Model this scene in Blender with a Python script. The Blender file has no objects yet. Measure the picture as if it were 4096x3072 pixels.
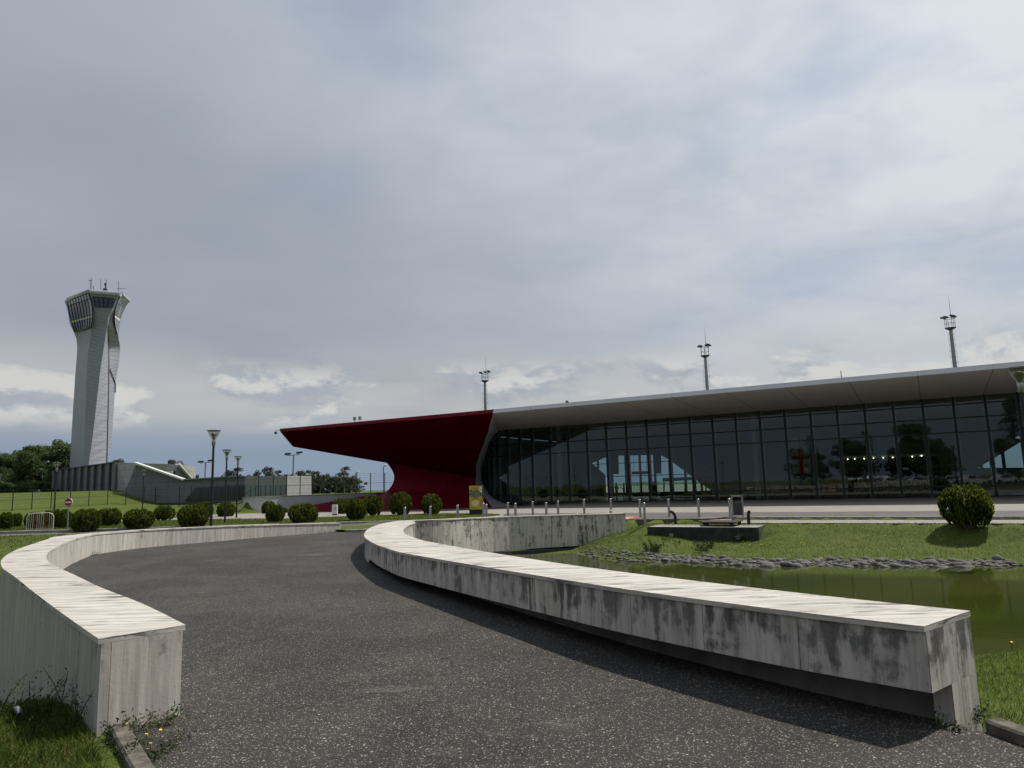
import bpy, bmesh, math, random
import numpy as np
from mathutils import Vector, Matrix
from mathutils.geometry import delaunay_2d_cdt

# ------------------------------------------------------------------ camera, light, exposure
S = bpy.context.scene
COL = S.collection
FPX, CXP, CYP, EYE = 2840.0, 2048.0, 1536.0, 2.0          # focal length in photo pixels (4096 x 3072), eye height
PITCH, ROLL = math.atan(409 / 2840.0), 0.0275
c_f = np.array([0, math.cos(PITCH), math.sin(PITCH)])
_r0 = np.array([1.0, 0, 0]); _u0 = np.array([0, -math.sin(PITCH), math.cos(PITCH)])
c_r = _r0 * math.cos(ROLL) - _u0 * math.sin(ROLL)
c_u = _u0 * math.cos(ROLL) + _r0 * math.sin(ROLL)
CAM = np.array([0, 0, EYE])
cam_d = bpy.data.cameras.new('camera'); cam = bpy.data.objects.new('camera', cam_d); COL.objects.link(cam)
cam_d.sensor_width = 36; cam_d.lens = 36 * FPX / 4096; cam_d.clip_start = 0.1; cam_d.clip_end = 9000
cam.matrix_world = Matrix(((c_r[0], c_u[0], -c_f[0], 0), (c_r[1], c_u[1], -c_f[1], 0), (c_r[2], c_u[2], -c_f[2], EYE), (0, 0, 0, 1)))
S.camera = cam

SUN_EL, SUN_AZ = math.radians(57), math.radians(25)        # azimuth from +X towards +Y: ahead of the camera, to the right
sun_v = Vector((math.cos(SUN_EL) * math.cos(SUN_AZ), math.cos(SUN_EL) * math.sin(SUN_AZ), math.sin(SUN_EL)))
sd = bpy.data.lights.new('sun', 'SUN'); sd.energy = 4.7; sd.angle = math.radians(0.6); sd.color = (1.0, 0.95, 0.87)
so = bpy.data.objects.new('sun', sd); COL.objects.link(so); so.rotation_euler = (-sun_v).to_track_quat('-Z', 'Y').to_euler()
S.view_settings.view_transform = 'Standard'; S.view_settings.look = 'None'; S.view_settings.exposure = 0.0; S.view_settings.gamma = 1.0
S.cycles.max_bounces = 7; S.cycles.transparent_max_bounces = 12; S.cycles.caustics_reflective = False; S.cycles.caustics_refractive = False
S.cycles.use_denoising = True


def nd(nt, typ, ins=None, **pr):
    n = nt.nodes.new(typ)
    for k, v in pr.items(): setattr(n, k, v)
    for k, v in (ins or {}).items():
        s = n.inputs[k]
        if isinstance(v, bpy.types.NodeSocket): nt.links.new(v, s)
        else: s.default_value = v
    return n


def math_(nt, op, a, b=0.0, c=0.0, clamp=False):
    return nd(nt, 'ShaderNodeMath', {0: a, 1: b, 2: c}, operation=op, use_clamp=clamp).outputs[0]


def ramp(nt, fac, lo, hi, a=0.0, b=1.0, smooth=True):
    return nd(nt, 'ShaderNodeMapRange', {0: fac, 1: lo, 2: hi, 3: a, 4: b}, interpolation_type='SMOOTHSTEP' if smooth else 'LINEAR').outputs[0]


def mixc(nt, fac, a, b, blend='MIX'):
    n = nt.nodes.new('ShaderNodeMix'); n.data_type = 'RGBA'; n.blend_type = blend
    for i, v in ((0, fac), (6, a), (7, b)):
        if isinstance(v, bpy.types.NodeSocket): nt.links.new(v, n.inputs[i])
        elif i == 0: n.inputs[0].default_value = v
        else: n.inputs[i].default_value = (*v[:3], 1)
    return n.outputs[2]


def noise(nt, vec, scale, detail=4, rough=0.55, dist=0.0):
    return nd(nt, 'ShaderNodeTexNoise', {'Vector': vec, 'Scale': scale, 'Detail': detail, 'Roughness': rough, 'Distortion': dist}).outputs[0]


def mapping(nt, vec, scale=(1, 1, 1), loc=(0, 0, 0)):
    return nd(nt, 'ShaderNodeMapping', {'Vector': vec, 'Scale': scale, 'Location': loc}).outputs[0]


# sky: Nishita clear sky seen through a broken layer of grey cloud, cumulus low down
W = bpy.data.worlds.new('World'); S.world = W; W.use_nodes = True
wt = W.node_tree; wt.nodes.clear()
sky = nd(wt, 'ShaderNodeTexSky', sky_type='NISHITA', sun_disc=False, sun_elevation=SUN_EL, sun_rotation=math.pi / 2 - SUN_AZ, air_density=1.3, dust_density=1.5, ozone_density=1.5)
tc = nd(wt, 'ShaderNodeTexCoord').outputs['Generated']
sx = nd(wt, 'ShaderNodeSeparateXYZ', {0: tc})
dx, dy, dz = sx.outputs
az = math_(wt, 'ARCTAN2', dx, dy); el = math_(wt, 'ARCSINE', dz)
den = math_(wt, 'ADD', math_(wt, 'MAXIMUM', dz, 0.0), 0.22)
plane = nd(wt, 'ShaderNodeCombineXYZ', {0: math_(wt, 'DIVIDE', dx, den), 1: math_(wt, 'DIVIDE', dy, den), 2: 3.1}).outputs[0]
n_big = noise(wt, mapping(wt, plane, (1, 1.25, 1), (0.35, 0.15, 0)), 0.75, 2.0, 0.5, 0.3)
n_med = noise(wt, mapping(wt, plane, (1, 1.15, 1), (7.3, 1.0, 0)), 1.9, 4, 0.5, 0.15)
n_fine = noise(wt, mapping(wt, plane, (1, 1.3, 1), (2.0, 9.0, 0)), 5.0, 6, 0.55, 0.3)
sunside = nd(wt, 'ShaderNodeVectorMath', {0: tc, 1: tuple(sun_v)}, operation='DOT_PRODUCT').outputs['Value']
glow = ramp(wt, sunside, 0.20, 0.92)
cl = math_(wt, 'ADD', math_(wt, 'MULTIPLY', n_big, 0.55), math_(wt, 'MULTIPLY', n_med, 0.25))
cl = math_(wt, 'ADD', cl, math_(wt, 'MULTIPLY', math_(wt, 'MULTIPLY', n_fine, glow), 0.45))
cl = math_(wt, 'ADD', cl, math_(wt, 'MULTIPLY', glow, 0.02))
shade = ramp(wt, cl, 0.31, 0.66, 0, 1, False)
grey = mixc(wt, shade, (3.05, 3.38, 4.0), (4.5, 4.75, 5.25))
bright = mixc(wt, shade, (4.1, 4.7, 5.55), (7.3, 7.7, 8.2))
cloud = mixc(wt, glow, grey, bright)
# blue gaps
gap = math_(wt, 'MULTIPLY', ramp(wt, n_med, 0.50, 0.32), math_(wt, 'ADD', math_(wt, 'MULTIPLY', glow, 0.42), 0.05))
cloud = mixc(wt, gap, cloud, mixc(wt, 0.35, sky.outputs[0], (3.1, 4.3, 6.2)))
# pale haze band, low cumulus with lit tops, blue-grey floor
ae = nd(wt, 'ShaderNodeCombineXYZ', {0: math_(wt, 'MULTIPLY', az, 1.0), 1: math_(wt, 'MULTIPLY', el, 1.9), 2: 0.0}).outputs[0]
n_cu = noise(wt, mapping(wt, ae, (1, 1, 1), (1.63, 0.2, 0)), 6.5, 8, 0.58, 0.25)
n_cu2 = noise(wt, mapping(wt, ae, (1, 1, 1), (1.63, 0.235, 0)), 6.5, 8, 0.58, 0.25)
n_lo = noise(wt, mapping(wt, ae, (0.8, 2.2, 1), (5.0, 2.0, 0)), 3.2, 3, 0.5, 0.2)
band = math_(wt, 'MULTIPLY', ramp(wt, el, 0.225, 0.12), ramp(wt, el, 0.04, 0.10))
low = math_(wt, 'MULTIPLY', band, ramp(wt, n_lo, 0.22, 0.52))
cloud = mixc(wt, math_(wt, 'MULTIPLY', low, 0.8), cloud, mixc(wt, glow, (5.2, 5.3, 5.25), (6.2, 6.5, 6.8)))
floor_ = ramp(wt, el, 0.118, 0.05)
cloud = mixc(wt, math_(wt, 'MULTIPLY', floor_, 0.85), cloud, mixc(wt, glow, (2.35, 3.1, 4.15), (4.0, 4.6, 5.4)))
cu_band = math_(wt, 'MULTIPLY', ramp(wt, el, 0.185, 0.145), ramp(wt, el, 0.075, 0.105))
cu_m = math_(wt, 'MULTIPLY', cu_band, ramp(wt, n_cu, 0.46, 0.56))
lit = ramp(wt, math_(wt, 'SUBTRACT', n_cu, n_cu2), -0.05, 0.07)
cloud = mixc(wt, math_(wt, 'MULTIPLY', cu_m, 0.8), cloud, mixc(wt, lit, (3.6, 4.05, 4.7), (6.6, 6.6, 6.4)))
zen = ramp(wt, el, 0.6, 1.2)
cloud = mixc(wt, zen, cloud, (3.6, 4.1, 4.9))
bgn = nd(wt, 'ShaderNodeBackground', {0: cloud, 1: 0.1})
nd(wt, 'ShaderNodeOutputWorld', {0: bgn.outputs[0]})


# ------------------------------------------------------------------ where a pixel of the photo lies in the place
def ray(px, py):
    d = c_f + (px - CXP) / FPX * c_r - (py - CYP) / FPX * c_u
    return d / np.linalg.norm(d)


def G(px, py, z=0.0):
    d = ray(px, py); return CAM + d * ((z - EYE) / d[2])


def on_plane(px, py, p0, n):
    d = ray(px, py); return CAM + d * (np.dot(np.asarray(p0) - CAM, n) / np.dot(d, n))


def atY(px, py, y):
    d = ray(px, py); return CAM + d * (y / d[1])


UV_U = np.array([math.cos(math.radians(-30)), math.sin(math.radians(-30)), 0])     # along the terminal's front
UV_V = np.array([0.5, 0.8660254, 0])                                                # into the building


def uvz(u, v, z): return UV_U * u + UV_V * v + np.array([0, 0, z])
def onV(px, py, v): return on_plane(px, py, UV_V * v, UV_V)
def sstep(a, b, x):
    t = np.clip((np.asarray(x, float) - a) / (b - a), 0, 1); return t * t * (3 - 2 * t)


# ------------------------------------------------------------------ builders
class MB:
    def __init__(s): s.v = []; s.f = []; s.m = []; s.uv = None
    def add(s, vs, fs, m=0):
        b = len(s.v); s.v += [tuple(map(float, p)) for p in vs]
        s.f += [tuple(i + b for i in f) for f in fs]; s.m += [m] * len(fs); return s
    def poly(s, pts, m=0): return s.add(pts, [tuple(range(len(pts)))], m)
    def hexa(s, p, m=0):
        return s.add(p, [(3, 2, 1, 0), (4, 5, 6, 7), (0, 1, 5, 4), (1, 2, 6, 5), (2, 3, 7, 6), (3, 0, 4, 7)], m)
    def box(s, c, d, rz=0.0, m=0):
        x, y, z = [k / 2 for k in d]; cs, sn = math.cos(rz), math.sin(rz)
        p = [(-x, -y, -z), (x, -y, -z), (x, y, -z), (-x, y, -z), (-x, -y, z), (x, -y, z), (x, y, z), (-x, y, z)]
        return s.hexa([(c[0] + a * cs - b * sn, c[1] + a * sn + b * cs, c[2] + e) for a, b, e in p], m)
    def bar(s, p0, p1, w, h, up=(0, 0, 1), m=0):
        p0 = Vector(p0); p1 = Vector(p1); d = (p1 - p0).normalized(); a = d.cross(Vector(up))
        if a.length < 1e-4: a = d.cross(Vector((1, 0, 0)))
        a.normalize(); b = a.cross(d).normalized(); a *= w / 2; b *= h / 2
        return s.hexa([p0 - a - b, p0 + a - b, p0 + a + b, p0 - a + b, p1 - a - b, p1 + a - b, p1 + a + b, p1 - a + b], m)
    def tube(s, pts, rad, n=8, m=0, caps=True):
        pts = [Vector(p) for p in pts]; rad = rad if isinstance(rad, (list, tuple)) else [rad] * len(pts)
        rings = []; ref = None
        for i, p in enumerate(pts):
            d = (pts[min(i + 1, len(pts) - 1)] - pts[max(i - 1, 0)]).normalized()
            if ref is None or abs(d.dot(ref)) > 0.98: ref = Vector((1, 0, 0)) if abs(d.x) < 0.9 else Vector((0, 1, 0))
            a = (ref - d * ref.dot(d)).normalized(); b = d.cross(a); ref = a
            rings.append([p + (a * math.cos(2 * math.pi * k / n) + b * math.sin(2 * math.pi * k / n)) * rad[i] for k in range(n)])
        return s.loft(rings, m, caps)
    def loft(s, rings, m=0, caps=True):
        n = len(rings[0]); vs = [p for r in rings for p in r]; fs = []
        for i in range(len(rings) - 1):
            for k in range(n): fs.append((i * n + k, i * n + (k + 1) % n, (i + 1) * n + (k + 1) % n, (i + 1) * n + k))
        if caps: fs.append(tuple(range(n))[::-1]); fs.append(tuple((len(rings) - 1) * n + k for k in range(n)))
        return s.add(vs, fs, m)
    def lathe(s, prof, n=16, c=(0, 0, 0), m=0, caps=True):
        return s.loft([[(c[0] + r * math.cos(2 * math.pi * k / n), c[1] + r * math.sin(2 * math.pi * k / n), c[2] + z) for k in range(n)] for r, z in prof], m, caps)
    def prism(s, pts, off, m=0):
        n = len(pts); off = np.asarray(off, float); q = [np.asarray(p, float) + off for p in pts]
        return s.add(list(pts) + q, [tuple(range(n))[::-1], tuple(range(n, 2 * n))] + [(k, (k + 1) % n, n + (k + 1) % n, n + k) for k in range(n)], m)
    def build(s, name, mats, parent=None, smooth=False, angle=None):
        off = np.zeros(3)
        p = parent
        while p is not None: off = off + np.array(p.location); p = p.parent
        me = bpy.data.meshes.new(name)
        me.from_pydata([tuple(np.asarray(q) - off) for q in s.v], [], s.f)
        for mt in (mats if isinstance(mats, (list, tuple)) else [mats]): me.materials.append(mt)
        me.polygons.foreach_set('material_index', s.m)
        if smooth: me.polygons.foreach_set('use_smooth', [True] * len(s.f))
        if s.uv is not None:
            l = me.uv_layers.new(name='UVMap'); flat = [c for f in s.uv for q in f for c in q]
            l.data.foreach_set('uv', flat)
        me.validate(); me.update()
        if s.uv is None:
            bm = bmesh.new(); bm.from_mesh(me); bmesh.ops.recalc_face_normals(bm, faces=bm.faces); bm.to_mesh(me); bm.free()
        if angle: me.set_sharp_from_angle(angle=math.radians(angle))
        o = bpy.data.objects.new(name, me); COL.objects.link(o)
        if parent is not None: o.parent = parent
        return o


def tag(o, label=None, cat=None, group=None, kind=None):
    if label:
        assert 4 <= len(label.split()) <= 16, label
        o['label'] = label
    if cat: o['category'] = cat
    if group: o['group'] = group
    if kind: o['kind'] = kind
    return o


def thing(name, label, cat, loc=(0, 0, 0), rz=0.0, group=None):
    o = bpy.data.objects.new(name, None); COL.objects.link(o); o.empty_display_size = 0.3
    o.location = tuple(map(float, loc)); o.rotation_euler = (0, 0, rz)
    return tag(o, label, cat, group)


def dup(root, loc, rz=0.0, scale=None, label=None):
    def cp(o, par):
        c = o.copy(); COL.objects.link(c)
        if par is not None: c.parent = par
        for ch in o.children: cp(ch, c)
        return c
    r = cp(root, None); r.location = tuple(map(float, loc)); r.rotation_euler = (0, 0, rz)
    if scale is not None: r.scale = scale if isinstance(scale, (tuple, list)) else (scale,) * 3
    if label: tag(r, label)
    return r


def inside(poly, x, y):
    x = np.asarray(x, float); y = np.asarray(y, float); r = np.zeros(x.shape, bool); n = len(poly)
    for i in range(n):
        x0, y0 = poly[i][:2]; x1, y1 = poly[(i + 1) % n][:2]
        if y0 == y1: continue
        c = ((y0 > y) != (y1 > y)) & (x < (x1 - x0) * (y - y0) / (y1 - y0) + x0); r ^= c
    return r


def sdist(poly, x, y):                                       # signed distance, negative inside
    x = np.asarray(x, float); y = np.asarray(y, float); d = np.full(x.shape, 1e9); n = len(poly)
    for i in range(n):
        x0, y0 = poly[i][:2]; x1, y1 = poly[(i + 1) % n][:2]; ex, ey = x1 - x0, y1 - y0
        t = np.clip(((x - x0) * ex + (y - y0) * ey) / (ex * ex + ey * ey + 1e-12), 0, 1)
        d = np.minimum(d, np.hypot(x - x0 - t * ex, y - y0 - t * ey))
    return np.where(inside(poly, x, y), -d, d)


def smooth_line(pts, n=6):
    P = [np.asarray(p, float) for p in pts]; out = []
    for i in range(len(P) - 1):
        a, b, c, d = P[max(i - 1, 0)], P[i], P[i + 1], P[min(i + 2, len(P) - 1)]
        for k in range(n):
            t = k / n
            out.append(0.5 * (2 * b + (c - a) * t + (2 * a - 5 * b + 4 * c - d) * t * t + (3 * b - a - 3 * c + d) * t ** 3))
    out.append(P[-1]); return out


# ------------------------------------------------------------------ materials
def new_mat(name):
    m = bpy.data.materials.new(name); m.use_nodes = True; nt = m.node_tree; nt.nodes.clear()
    out = nd(nt, 'ShaderNodeOutputMaterial'); p = nd(nt, 'ShaderNodeBsdfPrincipled'); nt.links.new(p.outputs[0], out.inputs[0])
    t = nd(nt, 'ShaderNodeTexCoord')
    return m, nt, p, t


def setp(nt, p, **k):
    for a, v in k.items():
        s = p.inputs[a.replace('_', ' ')]
        if isinstance(v, bpy.types.NodeSocket): nt.links.new(v, s)
        else: s.default_value = (*v, 1) if isinstance(v, tuple) and len(v) == 3 else v


def bump(nt, h, strength=0.3, dist=0.02):
    return nd(nt, 'ShaderNodeBump', {'Height': h, 'Strength': strength, 'Distance': dist}).outputs[0]


def plain(name, col, rough=0.6, metal=0.0, var=0.12, scale=6.0, bmp=0.0, spec=0.5, emit=None, coord='Object'):
    m, nt, p, t = new_mat(name)
    n = noise(nt, t.outputs[coord], scale, 5, 0.6)
    c = mixc(nt, ramp(nt, n, 0.3, 0.7), tuple(k * (1 - var) for k in col), tuple(min(1, k * (1 + var)) for k in col))
    setp(nt, p, Base_Color=c, Roughness=rough, Metallic=metal); p.inputs['Specular IOR Level'].default_value = spec
    if bmp: setp(nt, p, Normal=bump(nt, n, bmp, 0.02))
    if emit: setp(nt, p, Emission_Color=tuple(col), Emission_Strength=emit)
    return m


def travertine(name, stain, joint_w=0.75, top=False, tone=1.0):
    m, nt, p, t = new_mat(name)
    uv = t.outputs['UV']
    if top: vein = mapping(nt, uv, (0.55, 5.5, 1)); patch = mapping(nt, uv, (0.6, 1.7, 1)); fine = mapping(nt, uv, (3, 26, 1))
    else: vein = mapping(nt, uv, (5.0, 0.35, 1)); patch = mapping(nt, uv, (1.15, 0.75, 1)); fine = mapping(nt, uv, (26, 2.2, 1))
    a = noise(nt, vein, 2.0, 6, 0.62, 0.5); f = noise(nt, fine, 1.6, 4, 0.6, 0.4); b = noise(nt, patch, 1.5, 6, 0.6, 0.3)
    g = noise(nt, uv, 38.0, 3, 0.6)
    col = mixc(nt, ramp(nt, a, 0.32, 0.68), (0.40 * tone, 0.37 * tone, 0.33 * tone), (0.64 * tone, 0.60 * tone, 0.54 * tone))
    col = mixc(nt, math_(nt, 'MULTIPLY', ramp(nt, f, 0.56, 0.74), 0.5), col, (0.2 * tone, 0.185 * tone, 0.175 * tone))
    col = mixc(nt, math_(nt, 'MULTIPLY', ramp(nt, g, 0.6, 0.74), 0.35), col, (0.17, 0.16, 0.15))
    su = nd(nt, 'ShaderNodeSeparateXYZ', {0: uv})
    # black weathering stains, running as streaks
    st = noise(nt, mapping(nt, uv, (0.75, 5.2, 1) if top else (3.6, 0.42, 1), (3.3, 1.7, 0)), 1.5, 8, 0.68, 0.7)
    bl = noise(nt, mapping(nt, uv, (1, 1, 1), (8.1, 2.2, 0)), 5.5, 7, 0.62, 0.3)
    st = math_(nt, 'ADD', math_(nt, 'ADD', math_(nt, 'MULTIPLY', st, 0.46 if not top else 0.66), math_(nt, 'MULTIPLY', b, 0.28)), math_(nt, 'MULTIPLY', bl, 0.26 if not top else 0.06))
    thr = 0.66 - 0.2 * stain
    if not top: st = math_(nt, 'ADD', st, ramp(nt, su.outputs[1], 0.35, 0.78, 0, 0.035 * (0.5 + stain)))
    sm = math_(nt, 'MULTIPLY', ramp(nt, st, thr, thr + 0.085), math_(nt, 'ADD', 0.62, math_(nt, 'MULTIPLY', g, 0.4)), 0, True)
    col = mixc(nt, sm, col, (0.030, 0.030, 0.031))
    # open joints between the slabs
    if joint_w:
        if top: ju = math_(nt, 'FRACT', math_(nt, 'DIVIDE', su.outputs[2], joint_w))
        else: ju = math_(nt, 'FRACT', math_(nt, 'DIVIDE', su.outputs[0], joint_w))
        jd = math_(nt, 'ABSOLUTE', math_(nt, 'SUBTRACT', ju, 0.5))
        jm = math_(nt, 'MULTIPLY', ramp(nt, jd, 0.492, 0.498), 0.75)
        col = mixc(nt, jm, col, (0.05, 0.048, 0.045))
        pid = nd(nt, 'ShaderNodeTexWhiteNoise', {'W': math_(nt, 'FLOOR', math_(nt, 'DIVIDE', su.outputs[0], joint_w))}, noise_dimensions='1D').outputs[0]
        if not top: col = mixc(nt, math_(nt, 'MULTIPLY', pid, 0.28), col, (0.36 * tone, 0.345 * tone, 0.33 * tone))
    h = math_(nt, 'ADD', math_(nt, 'MULTIPLY', f, 0.6), math_(nt, 'MULTIPLY', g, 0.4))
    setp(nt, p, Base_Color=col, Roughness=0.82, Normal=bump(nt, h, 0.35, 0.012)); p.inputs['Specular IOR Level'].default_value = 0.3
    return m


M = {}
M['coping'] = travertine('travertine_coping', 0.72, 0, True, 0.9)
M['clad_clean'] = travertine('travertine_face', 0.5, 0.62, False, 0.86)
M['clad_dirty'] = travertine('travertine_face_weathered', 0.80, 0.92, False, 0.95)
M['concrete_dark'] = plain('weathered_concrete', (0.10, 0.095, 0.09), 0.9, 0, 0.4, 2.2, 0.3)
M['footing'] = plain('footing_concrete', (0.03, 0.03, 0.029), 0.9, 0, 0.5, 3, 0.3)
M['kerb'] = plain('kerb_concrete', (0.25, 0.235, 0.21), 0.9, 0, 0.3, 4, 0.35)
M['kerb_old'] = plain('old_mossy_kerb', (0.10, 0.09, 0.072), 0.95, 0, 0.5, 9, 0.6)
M['retwall'] = plain('retaining_concrete', (0.42, 0.43, 0.44), 0.85, 0, 0.1, 0.6, 0.1)


def asphalt(name, dark, light, chip, scale=78, chips=0.80, far=False):
    m, nt, p, t = new_mat(name); o = t.outputs['Object']
    v = nd(nt, 'ShaderNodeTexVoronoi', {'Vector': o, 'Scale': scale, 'Randomness': 1.0}); v2 = nd(nt, 'ShaderNodeTexVoronoi', {'Vector': o, 'Scale': scale * 0.42, 'Randomness': 1.0})
    sep = nd(nt, 'ShaderNodeSeparateColor', {0: v.outputs['Color']}); sep2 = nd(nt, 'ShaderNodeSeparateColor', {0: v2.outputs['Color']})
    big = noise(nt, o, 0.55, 5, 0.6, 0.4); med = noise(nt, o, 5.0, 4, 0.6)
    tone = math_(nt, 'ADD', math_(nt, 'MULTIPLY', sep.outputs[1], 0.55), math_(nt, 'MULTIPLY', med, 0.45))
    col = mixc(nt, tone, dark, light)
    c1 = math_(nt, 'MULTIPLY', math_(nt, 'MULTIPLY', ramp(nt, sep.outputs[0], chips, chips + 0.10), math_(nt, 'ADD', 0.06, math_(nt, 'POWER', sep.outputs[2], 2.6))), ramp(nt, v.outputs['Distance'], 0.55, 0.36))
    c2 = math_(nt, 'MULTIPLY', ramp(nt, sep2.outputs[0], 0.90, 0.95), ramp(nt, v2.outputs['Distance'], 0.36, 0.24))
    col = mixc(nt, math_(nt, 'MULTIPLY', c1, 0.85), col, chip)
    col = mixc(nt, math_(nt, 'MULTIPLY', c2, 0.75), col, tuple(k * 1.2 for k in chip))
    col = mixc(nt, ramp(nt, big, 0.35, 0.70), mixc(nt, 0.22, col, (0, 0, 0)), mixc(nt, 0.025, col, (0.5, 0.46, 0.40)))
    # pale worn scuffs and hairline cracks
    scuff = math_(nt, 'MULTIPLY', ramp(nt, noise(nt, mapping(nt, o, (0.9, 1.6, 1), (4.2, 7.7, 0)), 0.8, 7, 0.65), 0.60, 0.76), 0.24)
    col = mixc(nt, scuff, col, (0.30, 0.27, 0.24))
    wv = nd(nt, 'ShaderNodeVectorMath', {0: o, 1: nd(nt, 'ShaderNodeVectorMath', {0: nd(nt, 'ShaderNodeTexNoise', {'Vector': o, 'Scale': 2.6, 'Detail': 4.0}).outputs[1], 3: 0.55}, operation='SCALE').outputs[0]}, operation='ADD').outputs[0]
    ce = nd(nt, 'ShaderNodeTexVoronoi', {'Vector': wv, 'Scale': 0.42}, feature='DISTANCE_TO_EDGE').outputs['Distance']
    cm = math_(nt, 'MULTIPLY', ramp(nt, ce, 0.0045, 0.001), ramp(nt, noise(nt, o, 0.5, 2), 0.44, 0.54))
    if not far: col = mixc(nt, math_(nt, 'MULTIPLY', cm, 0.8), col, (0.008, 0.008, 0.008))
    h = math_(nt, 'SUBTRACT', 1.0, v.outputs['Distance'])
    setp(nt, p, Base_Color=col, Roughness=0.78, Normal=bump(nt, h, 0.75, 0.01)); p.inputs['Specular IOR Level'].default_value = 0.28
    return m


M['asphalt'] = asphalt('drive_asphalt', (0.0045, 0.004, 0.0035), (0.056, 0.051, 0.0455), (0.40, 0.37, 0.32), 92, 0.58)
M['road'] = asphalt('road_asphalt', (0.085, 0.08, 0.075), (0.14, 0.132, 0.124), (0.22, 0.2, 0.18), 40, 0.9, True)
M['pave'] = plain('pale_concrete_paving', (0.235, 0.215, 0.19), 0.85, 0, 0.10, 1.2, 0.1)
M['cross_red'] = plain('red_road_paint', (0.33, 0.075, 0.075), 0.8, 0, 0.2, 3)
M['paint_white'] = plain('white_road_paint', (0.62, 0.6, 0.57), 0.8, 0, 0.12, 5)


def grass_mat(name, c0, c1, c2, bmp=0.6):
    m, nt, p, t = new_mat(name); o = t.outputs['Object']
    a = noise(nt, o, 0.35, 5, 0.6); b = noise(nt, o, 3.0, 5, 0.65); c = noise(nt, mapping(nt, o, (1, 1, 0.4)), 34, 3, 0.6)
    col = mixc(nt, ramp(nt, b, 0.3, 0.7), c0, c1); col = mixc(nt, math_(nt, 'MULTIPLY', ramp(nt, a, 0.42, 0.68), 0.6), col, c2)
    col = mixc(nt, math_(nt, 'MULTIPLY', ramp(nt, c, 0.35, 0.65), 0.5), col, tuple(k * 0.45 for k in c0))
    setp(nt, p, Base_Color=col, Roughness=0.9, Normal=bump(nt, math_(nt, 'ADD', c, b), bmp, 0.06)); p.inputs['Specular IOR Level'].default_value = 0.2
    return m


M['lawn'] = grass_mat('lawn', (0.064, 0.092, 0.013), (0.094, 0.130, 0.019), (0.125, 0.128, 0.034))


def leaf_mat(name, c0, c1, tip=None, trans=0.25, rough=0.6, tip_h=None):
    m, nt, p, t = new_mat(name)
    g = nd(nt, 'ShaderNodeNewGeometry'); o = t.outputs['Object']
    col = mixc(nt, g.outputs['Random Per Island'], c0, c1)
    n = noise(nt, o, 1.6, 3); col = mixc(nt, ramp(nt, n, 0.4, 0.65), col, tuple(k * 0.7 for k in c0))
    if tip: col = mixc(nt, math_(nt, 'MULTIPLY', ramp(nt, g.outputs['Random Per Island'], 0.62, 1.0), 0.8), col, tip)
    setp(nt, p, Base_Color=col, Roughness=rough); p.inputs['Specular IOR Level'].default_value = 0.25
    tr = nd(nt, 'ShaderNodeBsdfTranslucent', {0: col}); mx = nd(nt, 'ShaderNodeMixShader', {0: trans, 1: p.outputs[0], 2: tr.outputs[0]})
    nt.links.new(mx.outputs[0], [k for k in nt.nodes if k.type == 'OUTPUT_MATERIAL'][0].inputs[0])
    return m


M['blade'] = leaf_mat('grass_blades', (0.075, 0.115, 0.014), (0.14, 0.19, 0.026), (0.24, 0.22, 0.07), 0.6)
M['weed'] = leaf_mat('weed_leaves', (0.035, 0.06, 0.014), (0.08, 0.10, 0.03), None, 0.3)
M['thuja'] = leaf_mat('conifer_foliage', (0.030, 0.048, 0.009), (0.12, 0.155, 0.018), (0.33, 0.35, 0.035), 0.45)
M['thuja_dry'] = plain('dry_conifer_twigs', (0.12, 0.085, 0.05), 0.9, 0, 0.3, 9)
M['thuja_core'] = plain('conifer_shade_core', (0.012, 0.018, 0.004), 0.95, 0, 0.3, 9)  # near-black colour carries the shade inside the bushes
M['leaf_a'] = leaf_mat('broadleaf_foliage', (0.05, 0.088, 0.03), (0.12, 0.17, 0.055), None, 0.45)
M['leaf_e'] = leaf_mat('eucalyptus_foliage', (0.04, 0.05, 0.036), (0.085, 0.095, 0.065), None, 0.35)
M['leaf_p'] = leaf_mat('poplar_foliage', (0.02, 0.034, 0.012), (0.04, 0.06, 0.02), None, 0.25)
M['bark'] = plain('bark', (0.07, 0.055, 0.042), 0.95, 0, 0.3, 8, 0.4)
M['bark_pale'] = plain('pale_bark', (0.2, 0.17, 0.14), 0.95, 0, 0.35, 5, 0.3)
M['petal'] = plain('yellow_petals', (0.75, 0.5, 0.02), 0.7, 0, 0.1)
M['stone'] = plain('grey_cobble', (0.105, 0.10, 0.096), 0.85, 0, 0.35, 5.0, 0.3)
M['stone2'] = plain('brown_cobble', (0.085, 0.074, 0.066), 0.85, 0, 0.35, 5.0, 0.3)


def panel_mat(name, col, rough, jx=None, jz=None, spec=0.5, coord='Object', jc=0.45, var=0.05):
    """sheet-metal panels; open joints every jx metres along UV u and jz along v"""
    m, nt, p, t = new_mat(name)
    n = noise(nt, t.outputs['Object'], 1.3, 4, 0.5)
    c = mixc(nt, ramp(nt, n, 0.3, 0.7), tuple(k * (1 - var) for k in col), tuple(min(1, k * (1 + var)) for k in col))
    su = nd(nt, 'ShaderNodeSeparateXYZ', {0: t.outputs['UV']})
    for k, j in ((0, jx), (1, jz)):
        if j:
            fr = math_(nt, 'FRACT', math_(nt, 'DIVIDE', su.outputs[k], j))
            w = 0.02 / j
            jm = ramp(nt, math_(nt, 'ABSOLUTE', math_(nt, 'SUBTRACT', fr, 0.5)), 0.5 - 2.2 * w, 0.5 - w)
            c = mixc(nt, math_(nt, 'MULTIPLY', jm, jc), c, (0.02, 0.02, 0.022))
    setp(nt, p, Base_Color=c, Roughness=rough); p.inputs['Specular IOR Level'].default_value = spec
    return m


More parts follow.
